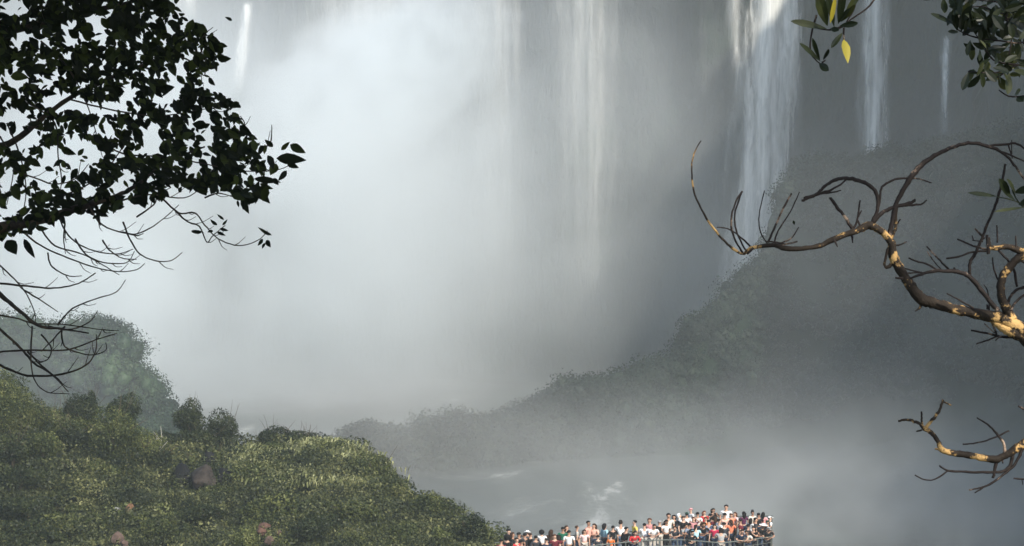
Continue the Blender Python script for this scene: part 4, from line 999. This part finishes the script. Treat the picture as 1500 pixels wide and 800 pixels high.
def build_body(poseL, poseR, bend):
    J, E = {}, []
    def add(k, p, r, parent=None, r2=None):
        y = p[1]; z = p[2]
        if bend and z > .95:                                  # lean forward from the hips
            a = bend; dy, dz = y, z - .95
            y = dy * math.cos(a) - dz * math.sin(a); z = .95 + dy * math.sin(a) * 0 + dz * math.cos(a)
        J[k] = (p[0], y, z, r) + ((r2,) if r2 else ())
        if parent: E.append((parent, k))
    add("pelvis", (0, 0, .95), .13, None, .1); add("waist", (0, 0, 1.08), .12, "pelvis", .09); add("chest", (0, 0, 1.27), .14, "waist", .1)
    add("neckbase", (0, .01, 1.42), .07, "chest", .06); add("neck", (0, 0, 1.5), .052, "neckbase")
    add("jaw", (0, -.015, 1.555), .068, "neck", .078); add("skull", (0, .0, 1.63), .082, "jaw", .098); add("crown", (0, .005, 1.69), .05, "skull", .06)
    for s, n in ((-1, "L"), (1, "R")):
        add("hip" + n, (s * .09, 0, .88), .095, "pelvis"); add("knee" + n, (s * .1, -.01, .48), .058, "hip" + n); add("ankle" + n, (s * .1, .02, .1), .038, "knee" + n); add("toe" + n, (s * .11, -.14, .04), .035, "ankle" + n)
        sh, el, wr, fd = arm_points(s, poseL if s < 0 else poseR)
        add("sh" + n, sh, .058, "neckbase" if False else "chest"); add("el" + n, el, .042, "sh" + n); add("wr" + n, wr, .027, "el" + n)
        f = Vector(fd).normalized(); w = Vector(wr); side = f.cross(Vector((0, 1, .3))).normalized()
        pm = w + f * .055; add("palm" + n, tuple(pm), .033, "wr" + n, .018)
        for q, (off, L) in enumerate(((-.03, .07), (-.01, .085), (.01, .08), (.03, .062))):
            b = pm + f * .035 + side * off; add("f%d" % q + n, tuple(b), .0095, "palm" + n)
            c = b + f * L * .55 + Vector((0, 0, -.006)); add("g%d" % q + n, tuple(c), .0085, "f%d" % q + n)
            add("h%d" % q + n, tuple(c + f * L * .4 + Vector((0, 0, -.014))), .007, "g%d" % q + n)
        th = w + f * .03 - side * .034; add("t0" + n, tuple(th), .011, "wr" + n); add("t1" + n, tuple(th + f * .035 - side * .02), .009, "t0" + n)
    return J, E
def sub_body(J, E, keep, grow, extra=None):
    K = {k: (v[0], v[1], v[2], v[3] + grow, (v[4] if len(v) > 4 else v[3]) + grow) for k, v in J.items() if k in keep}
    if extra: K.update(extra)
    return K, [(a, b) for a, b in E if a in K and b in K]
POSES = {"stand": ("down", "down", 0), "lean": ("lean", "lean", .38), "phone": ("phone", "phone", .05), "face": ("cross", "face", 0), "cross": ("cross", "cross", 0), "up": ("down", "up", 0), "out": ("out", "down", .1)}
LIB = {}
for pn, (pl, pr, bd) in POSES.items():
    J, E = build_body(pl, pr, bd)
    body = skin_data("body_" + pn, J, E, 1)
    # shirt: torso and upper arms with a sleeve end between shoulder and elbow
    Ks = ["pelvis", "waist", "chest", "neckbase"]
    Kt, Et = sub_body(J, E, Ks, .016)
    for n in "LR":
        sh, el = J["sh" + n], J["el" + n]
        Kt["sh" + n] = (*sh[:3], sh[3] + .016); Kt["sl" + n] = (*lerp3(sh, el, .72), .055); Et += [("chest", "sh" + n), ("sh" + n, "sl" + n)]
    shirt = skin_data("shirt_" + pn, Kt, Et, 1)
    Kl = dict(Kt); El = list(Et)
    for n in "LR":
        el, wr = J["el" + n], J["wr" + n]; del Kl["sl" + n]; El = [e for e in El if "sl" + n not in e]
        Kl["el" + n] = (*el[:3], .052); Kl["cf" + n] = (*lerp3(el, wr, .9), .038); El += [("sh" + n, "el" + n), ("el" + n, "cf" + n)]
    jacket = skin_data("jacket_" + pn, Kl, El, 1)
    Kp, Ep = sub_body(J, E, ["pelvis", "hipL", "kneeL", "ankleL", "hipR", "kneeR", "ankleR"], .018)
    LIB[pn] = dict(body=body, shirt=shirt, jacket=jacket, trousers=skin_data("trousers_" + pn, Kp, Ep, 1), J=J)

def head_frame(J):
    s = J["skull"]; return Vector(s[:3])
def cap_mesh(kind):
    """hair or headwear round the skull centre, face to -Y"""
    bm = bmesh.new(); bmesh.ops.create_icosphere(bm, subdivisions=3, radius=1)
    for v in bm.verts:
        p = v.co.copy(); x, y, z = p
        sx, sy, sz = .095, .113, .105
        if kind == "bald": sx, sy, sz = .088, .106, .09
        q = Vector((x * sx, y * sy + .012, z * sz + .022))
        if y < -.25 and z < .45:                                # keep the face free
            q.y += .075 * smooth(.0, .6, -y - .2); q.x *= .9
        if kind in ("short", "bald", "cap", "brim") and z < -.1: q *= .82 if z > -.5 else .6
        if kind == "long" and z < 0 and y > -.45: q = Vector((x * .125, y * .085 + .055, z * .36 + .02))
        if kind == "curly": q = Vector((x * .145, y * .13 + .035, z * .15 + .02)) * (1 + .12 * mn.noise(p * 5))
        if kind == "bun" and z > .6: q += Vector((0, .05, .05))
        if kind == "tail" and y > .45 and z < .4: q = Vector((x * .05, .12 + .05 * (1 - z), z * .26 - .04))
        if kind == "scarf" : q = Vector((x * .115, y * .12 + .02 + (.07 if (y < -.2 and abs(z) < .55) else 0), z * (.135 if z > 0 else .24)))
        if kind == "curly" and y < -.35 and abs(x) < .7 and z < .5: q.y += .1
        q += q.normalized() * .006 * mn.noise(p * 7)
        v.co = q
    if kind == "cap":
        ring = [bm.verts.new((math.sin(a) * .085, -.075 - math.cos(a) * .1, .045)) for a in [(-1.3 + 2.6 * i / 8) for i in range(9)]]
        r2 = [bm.verts.new((v.co.x, v.co.y, v.co.z + .014)) for v in ring]; bm.faces.new(ring); bm.faces.new(list(reversed(r2)))
        for i in range(9): bm.faces.new((ring[i], r2[i], r2[(i + 1) % 9], ring[(i + 1) % 9]))
    if kind == "brim":
        a_ = [2 * math.pi * i / 20 for i in range(20)]
        for z0, flip in ((.035, 0), (.05, 1)):
            inn = [bm.verts.new((math.cos(a) * .09, math.sin(a) * .105 + .01, z0 + .01)) for a in a_]; ou = [bm.verts.new((math.cos(a) * .175, math.sin(a) * .185 + .01, z0 - .012)) for a in a_]
            for i in range(20):
                f = (inn[i], inn[(i + 1) % 20], ou[(i + 1) % 20], ou[i]); bm.faces.new(f if flip else f[::-1])
    me = bpy.data.meshes.new(kind); bm.to_mesh(me); bm.free(); me.polygons.foreach_set("use_smooth", [True] * len(me.polygons)); return me
CAPS = {k: cap_mesh(k) for k in ("short", "long", "curly", "bun", "tail", "scarf", "cap", "brim", "bald")}
def face_mesh():
    """eyes, brows, nose, mouth and ears in one small mesh"""
    bm = bmesh.new()
    def blob(c, s):
        g = bmesh.ops.create_icosphere(bm, subdivisions=2, radius=1)
        for v in g["verts"]: v.co = Vector((v.co.x * s[0], v.co.y * s[1], v.co.z * s[2])) + Vector(c)
    return bm, blob
bm, blob = face_mesh(); blob((0, -.098, -.03), (.014, .022, .024))
for s in (-1, 1): blob((s * .083, .01, -.02), (.012, .018, .028))
ME_nose = bpy.data.meshes.new("features"); bm.to_mesh(ME_nose); bm.free()
bm, blob = face_mesh()
for s in (-1, 1): blob((s * .033, -.082, -.005), (.014, .012, .007)); blob((s * .034, -.086, .014), (.02, .008, .005))
blob((0, -.082, -.072), (.024, .012, .006))
ME_eyes = bpy.data.meshes.new("eyes"); bm.to_mesh(ME_eyes); bm.free()
for me in (ME_nose, ME_eyes): me.polygons.foreach_set("use_smooth", [True] * len(me.polygons))
# a backpack and a phone in hand
def box_mesh(name, sx, sy, sz, bev):
    bm = bmesh.new(); bmesh.ops.create_cube(bm, size=1)
    for v in bm.verts: v.co = Vector((v.co.x * sx, v.co.y * sy, v.co.z * sz))
    bmesh.ops.bevel(bm, geom=bm.edges[:], offset=bev, segments=3, affect='EDGES')
    me = bpy.data.meshes.new(name); bm.to_mesh(me); bm.free(); return me
ME_pack = box_mesh("backpack", .3, .16, .42, .05); ME_phone = box_mesh("phone", .075, .01, .15, .004)
MATS = {}
def flat(rgb, rough=.85, spec=.2):
    if rgb not in MATS:
        t = NT("cloth"); n = t.noise(t.pos(), 9, 3, .6)
        c = t.ramp(n, [(.3, tuple(x * .78 for x in rgb)), (.7, tuple(min(1, x * 1.12) for x in rgb))]); MATS[rgb] = t.bsdf(c, rough, spec)
    return MATS[rgb]
SKINS = [(.55, .33, .23), (.62, .4, .29), (.48, .28, .19), (.36, .2, .13)]
HAIR = {"black": (.008, .007, .007), "brown": (.045, .022, .012), "dark": (.015, .01, .008), "reddish": (.14, .045, .02), "auburn": (.09, .035, .018), "grey": (.3, .3, .3), "blonde": (.3, .19, .09)}
CLO = dict(black=(.012, .012, .014), white=(.82, .82, .8), red=(.5, .035, .04), maroon=(.13, .018, .028), coral=(.85, .27, .15), salmon=(.8, .4, .32), peach=(.8, .5, .4), pink=(.75, .35, .35), palepink=(.82, .6, .58), yellow=(.75, .58, .12), green=(.015, .12, .07), lightblue=(.4, .66, .74),
           greyblue=(.25, .3, .38), grey=(.35, .35, .34), beige=(.5, .46, .4), cream=(.75, .7, .6), navy=(.015, .025, .05), purple=(.09, .02, .06), orange=(.75, .2, .05), darkgreen=(.01, .05, .035), crimson=(.5, .03, .08), brown=(.08, .045, .03), charcoal=(.04, .042, .05), denim=(.06, .09, .15))
prng = random.Random(42)
BL = {}
def part(root, name, data, mat, loc=None, rot=None):
    me = data
    if len(me.materials) == 0: me.materials.append(None)
    o = bpy.data.objects.new(name, me); COL.objects.link(o); o.parent = root
    o.material_slots[0].link = 'OBJECT'; o.material_slots[0].material = mat
    if loc is not None: o.location = loc
    if rot: o.rotation_euler = rot
    return o
# px and py of the top of the head, hair or headwear, its colour, top garment, colour, pose, facing (degrees, 0 looks to the viewer, 90 to the right, 180 away), label
CROWD = [
 (734, 794, "short", "black", "shirt", "maroon", "stand", 180, "person with black hair seen from behind at the far left end of the crowd"),
 (745, 779, "short", "black", "shirt", "black", "stand", 60, "short haired man in black standing tallest at the left end of the crowd"),
 (743, 788, "curly", "black", "shirt", "black", "stand", 160, "person with large round black hair in front of the tall man in black"),
 (751, 784, "long", "brown", "shirt", "black", "stand", 90, "brown haired woman in black just right of the tall man at the left end"),
 (757, 792, "short", "dark", "shirt", "red", "cross", 30, "dark haired person in a red shirt low at the left end of the crowd"),
 (760, 784, "short", "black", "shirt", "charcoal", "stand", 180, "black haired man in charcoal above the person in red at the left end"),
 (764, 795, "short", "black", "shirt", "palepink", "stand", 150, "person in pale pink low at the bottom edge, left part of the crowd"),
 (769, 785, "cap", "black", "shirt", "black", "phone", 200, "person in a black cap left of the white brimmed hat"),
 (773, 781, "brim", "white", "shirt", "beige", "stand", 150, "person in a white brimmed hat in the left part of the crowd"),
 (777, 785, "short", "brown", "shirt", "black", "stand", 120, "brown haired man in black just right of the white brimmed hat"),
 (785, 789, "short", "black", "jacket", "charcoal", "stand", 200, "black haired person in charcoal left of the big curly black hair"),
 (794, 781, "curly", "black", "shirt", "white", "cross", 180, "woman with big curly black hair and a white top seen from behind"),
 (801, 793, "short", "dark", "shirt", "navy", "stand", 220, "person in navy between the curly haired woman and the brown long haired one"),
 (808, 780, "long", "brown", "shirt", "brown", "stand", 170, "woman with long brown hair and a brown top left of the maroon tops"),
 (813, 787, "short", "auburn", "shirt", "maroon", "stand", 10, "auburn haired person in maroon whose face shows, left of the green shirt"),
 (818, 788, "long", "dark", "shirt", "maroon", "cross", 200, "dark long haired woman in maroon touching the green shirt"),
 (825, 776, "short", "black", "shirt", "green", "stand", 185, "black haired man in a green shirt seen from behind"),
 (831, 774, "long", "brown", "shirt", "black", "stand", 80, "brown haired woman in black behind the green shirt"),
 (834, 781, "short", "black", "shirt", "white", "stand", 180, "person in white squeezed between the green shirt and the beige one"),
 (846, 774, "short", "brown", "shirt", "beige", "stand", 95, "brown haired man in a beige grey shirt facing right"),
 (863, 767, "short", "black", "shirt", "salmon", "stand", 60, "tall black haired man in a salmon shirt"),
 (857, 780, "long", "brown", "shirt", "palepink", "stand", 10, "girl with long brown hair and a pale pink top in front of the salmon shirt"),
 (871, 771, "long", "brown", "shirt", "peach", "cross", 330, "woman in a peach top with folded arms right of the salmon shirt"),
 (877, 788, "short", "black", "shirt", "charcoal", "stand", 200, "person in charcoal low between the peach top and the pale blue one"),
 (887, 771, "scarf", "black", "jacket", "lightblue", "stand", 120, "woman in a dark headscarf and a pale blue top"),
 (899, 774, "short", "black", "shirt", "black", "stand", 180, "black haired man in black right of the pale blue top"),
 (896, 788, "short", "dark", "shirt", "orange", "stand", 160, "child in an orange top low between pale blue and plain white tops"),
 (911, 770, "bun", "dark", "shirt", "white", "lean", 170, "dark haired person in a white shirt leaning at the railing left of the yellow shirt"),
 (917, 776, "short", "black", "jacket", "black", "out", 120, "person in black sleeves just right of the leaning white shirt"),
 (931, 766, "short", "black", "shirt", "yellow", "stand", 290, "man in a yellow shirt looking left"),
 (929, 782, "long", "dark", "jacket", "red", "lean", 20, "person in a red hooded top leaning on the railing below the yellow shirt"),
 (953, 763, "short", "auburn", "shirt", "pink", "stand", 330, "auburn haired man in a pink shirt behind the two white shirts"),
 (946, 773, "short", "black", "shirt", "white", "lean", 150, "black haired person with a white sleeve, left of the pair in white"),
 (957, 772, "short", "dark", "shirt", "white", "lean", 20, "person in a plain white tee, right of the pair in white, leaning on the railing"),
 (968, 766, "short", "grey", "jacket", "black", "stand", 200, "grey haired person in a black jacket"),
 (977, 765, "long", "dark", "shirt", "white", "out", 30, "dark haired woman in a wide white blouse reaching along the railing"),
 (981, 755, "short", "black", "shirt", "cream", "stand", 20, "black haired man in cream at the left end of the back rows"),
 (989, 758, "long", "black", "shirt", "black", "stand", 350, "black haired woman in black beside the man in cream of the back rows"),
 (997, 756, "scarf", "white", "shirt", "white", "stand", 100, "person in a white head cloth and white top"),
 (1003, 760, "short", "brown", "shirt", "black", "stand", 30, "brown haired person in black between the white head cloth and the dark cap"),
 (1008, 754, "cap", "darkgreen", "shirt", "white", "stand", 180, "person in a dark green cap and white shirt left of the red cap"),
 (1014, 748, "cap", "pink", "shirt", "white", "stand", 300, "person in a pinkish red cap and white shirt"),
 (1018, 761, "long", "auburn", "shirt", "pink", "up", 350, "auburn haired woman in a pink top below the pinkish red cap"),
 (1024, 754, "short", "black", "shirt", "white", "stand", 150, "black haired person in white right of the pinkish red cap"),
 (1000, 772, "short", "dark", "shirt", "grey", "lean", 60, "dark haired man in a grey shirt leaning on the railing"),
 (991, 775, "short", "brown", "shirt", "charcoal", "lean", 350, "brown haired person in charcoal leaning left of the grey shirt"),
 (1012, 770, "short", "black", "shirt", "greyblue", "stand", 210, "person in grey blue with a backpack below the pink top"),
 (1013, 780, "short", "black", "jacket", "black", "lean", 20, "black haired person bent low over the railing below the grey blue shirt"),
 (1022, 775, "tail", "dark", "shirt", "lightblue", "lean", 140, "woman with a dark ponytail and a pale blue top leaning at the railing"),
 (1034, 752, "long", "reddish", "shirt", "red", "stand", 20, "red haired woman in a red top in the back row"),
 (1036, 761, "short", "auburn", "shirt", "orange", "stand", 340, "person in orange in front of the red haired woman"),
 (1047, 748, "long", "black", "shirt", "black", "phone", 10, "woman with long black hair holding up a phone in the back row"),
 (1050, 760, "long", "brown", "shirt", "maroon", "stand", 200, "brown haired woman in maroon in front of the woman with the phone"),
 (1066, 743, "short", "dark", "shirt", "white", "stand", 350, "tall man in white rising above everyone at the back"),
 (1064, 755, "short", "black", "shirt", "peach", "stand", 180, "black haired person in peach right below the tall man in white"),
 (1074, 756, "short", "auburn", "shirt", "coral", "stand", 20, "auburn haired boy in coral below the tall man in white"),
 (1079, 754, "long", "auburn", "shirt", "palepink", "stand", 300, "woman in pale pink right of the auburn haired boy"),
 (1031, 770, "curly", "brown", "shirt", "black", "lean", 10, "brown curly haired person in black leaning at the railing"),
 (1041, 768, "short", "black", "shirt", "greyblue", "lean", 190, "black haired person in grey blue between the curly brown hair and the crimson top"),
 (1049, 772, "long", "black", "shirt", "crimson", "stand", 350, "woman with long black hair and a crimson top at the railing"),
 (1056, 764, "short", "dark", "shirt", "white", "up", 120, "dark haired person with one raised arm in white behind the crimson top"),
 (1063, 769, "short", "black", "shirt", "charcoal", "stand", 200, "black haired person in charcoal left of the coral shirt seen from behind"),
 (1073, 765, "tail", "brown", "shirt", "coral", "stand", 180, "woman with a brown ponytail and a wide coral shirt seen from behind at the railing"),
 (1059, 780, "long", "dark", "shirt", "grey", "lean", 150, "dark haired woman in grey bent over the railing between crimson and coral"),
 (1092, 753, "long", "black", "shirt", "purple", "stand", 200, "woman with long black hair and a dark purple top"),
 (1089, 764, "short", "dark", "shirt", "maroon", "out", 250, "dark haired person in maroon in front of the dark purple top"),
 (1105, 752, "bun", "dark", "shirt", "cream", "stand", 30, "woman in a cream top with her hair up in the back row on the right"),
 (1103, 763, "long", "dark", "shirt", "white", "cross", 120, "dark haired woman in white with folded arms below the cream top"),
 (1114, 755, "short", "black", "shirt", "black", "stand", 180, "black haired man in black beside the pink top near the right end"),
 (1121, 754, "long", "black", "shirt", "pink", "stand", 160, "black haired woman in pink near the right end of the back row"),
 (1131, 760, "cap", "white", "shirt", "white", "stand", 100, "person in a white cap at the right end of the crowd"),
 (1115, 771, "brim", "white", "shirt", "black", "lean", 40, "person in a white sun hat and black top bent over the railing"),
 (1110, 762, "short", "black", "shirt", "charcoal", "stand", 90, "black haired person in charcoal behind the white sun hat"),
 (1126, 766, "cap", "darkgreen", "shirt", "black", "out", 60, "person in a dark green cap and black top near the right corner"),
 (1127, 776, "cap", "grey", "shirt", "black", "lean", 10, "person in a grey cap leaning on the right corner of the railing"),
 (1098, 781, "short", "dark", "shirt", "cream", "lean", 340, "dark haired person in cream at the right part of the railing"),
 (1085, 777, "short", "dark", "shirt", "navy", "lean", 20, "dark haired person in navy right of the wide coral shirt"),
 (1099, 772, "short", "black", "shirt", "white", "stand", 210, "black haired person in white behind the cream shirt at the railing"),
 (1107, 775, "long", "black", "shirt", "black", "phone", 330, "woman with long black hair in black right of the cream shirt at the railing"),
]
def front_y(x):
    return interp([(a, b) for a, b in FRONT], x)
PE = []
for i, (px, py, hair, hc, gar, gc, pose, face, label) in enumerate(CROWD):
    hgt = 1.7 * prng.uniform(.94, 1.03)
    if "tall" in label: hgt = 1.86
    if "child" in label or "girl" in label: hgt = 1.35
    if "boy" in label: hgt = 1.5
    if "woman" in label: hgt *= .97
    drop = .10 if pose == "lean" else 0
    ztop = ZF + (1.735 - drop) * hgt / 1.7
    Y = -ztop * F / (py - 200) * 1.0
    PE.append([px, py, Y, hgt, i, pose])
for it in range(60):
    for a in range(len(PE)):
        for b in range(a + 1, len(PE)):
            A_, B_ = PE[a], PE[b]
            dx = PX(A_[0], A_[2]) - PX(B_[0], B_[2]); dy = A_[2] - B_[2]
            if dx * dx + dy * dy < .36 ** 2:
                s = .06 if dy >= 0 else -.06
                A_[2] += s; B_[2] -= s
    for q in PE:
        x = PX(q[0], q[2]); lim = front_y(x) + (.36 if q[5] == "lean" else .26)
        q[2] = max(q[2], lim)
        lo = BACK; q[2] = min(q[2], interp([(x_, y_) for x_, y_ in reversed(BACK)], x) - .3)
for q, row in zip(PE, CROWD):
    px, py, hair, hc, gar, gc, pose, face, label = row
    Y = q[2]; x = PX(px, Y)
    ztop = -(py - 200) / F * Y * 1.0
    drop = .10 if pose == "lean" else 0
    sc = (ztop - ZF) / (1.735 - drop)
    sc = min(1.16, max(.72, sc))
    root = empty("person", (x, Y, ZF)); tag(root, label, "person", "visitors crowded on the viewing platform")
    if pose == "lean" and 60 < face < 300: face = 180
    if pose == "lean" and not (150 < face < 210): face = face if face < 60 else face - 360
    if pose == "lean" and abs(face) <= 60:                       # arms on the rail, towards the viewer
        Ylim = front_y(x) + .34
        if Y - Ylim < .9: root.location.y = Ylim
    root.rotation_euler = (0, 0, R(face)); wid = prng.uniform(.95, 1.12)
    wid *= 1.14; root.scale = (sc * wid, sc * wid, sc)
    L = LIB[pose]; J = L["J"]; hf = head_frame(J)
    skin = flat(SKINS[prng.choice((0, 0, 1, 1, 2, 3))], .6, .35)
    part(root, "body", L["body"], skin)
    part(root, "jacket" if gar == "jacket" else "shirt", L[gar], flat(CLO[gc]))
    part(root, "trousers", L["trousers"], flat(CLO[prng.choice(("denim", "black", "navy", "charcoal", "beige", "denim"))]))
    rz = R(prng.uniform(-25, 25)); rx = R(prng.uniform(-4, 16))
    wear = hair in ("cap", "brim", "scarf")
    part(root, {"cap": "cap", "brim": "sun_hat", "scarf": "headscarf"}.get(hair, "hair"), CAPS[hair], flat(CLO[hc] if wear and hc in CLO else HAIR.get(hc, CLO.get(hc, (.02, .02, .02)))), hf, (rx, 0, rz))
    if hair in ("cap", "brim"):
        part(root, "hair", CAPS["short"], flat(HAIR["dark"]), hf + Vector((0, .006, -.018)), (rx, 0, rz))
    part(root, "features", ME_nose, skin, hf, (rx, 0, rz)); part(root, "eyes", ME_eyes, flat((.05, .02, .015)), hf, (rx, 0, rz))
    if "backpack" in label: part(root, "backpack", ME_pack, flat(CLO["charcoal"]), Vector((0, .2, 1.22)))
    if pose == "phone":
        ph = part(root, "phone", ME_phone, flat((.01, .01, .012)), Vector((0, -.38, 1.5)) + Vector((0, 0, 0)), (R(-12), 0, R(90)))
        ph.parent = None; ph.matrix_world = Matrix.LocRotScale(root.location, root.rotation_euler, root.scale) @ Matrix.LocRotScale(Vector((0, -.40, 1.5)), Vector((R(-12), R(90), 0)).to_tuple() and __import__("mathutils").Euler((R(-12), R(90), 0)), None)
        tag(ph, {1047: "dark phone held up high in the back row of the crowd", 769: "dark phone held by the person in a black cap on the left", 1107: "dark phone held by the long haired woman right of the cream shirt"}[px], "phone", "phones held up in the crowd")
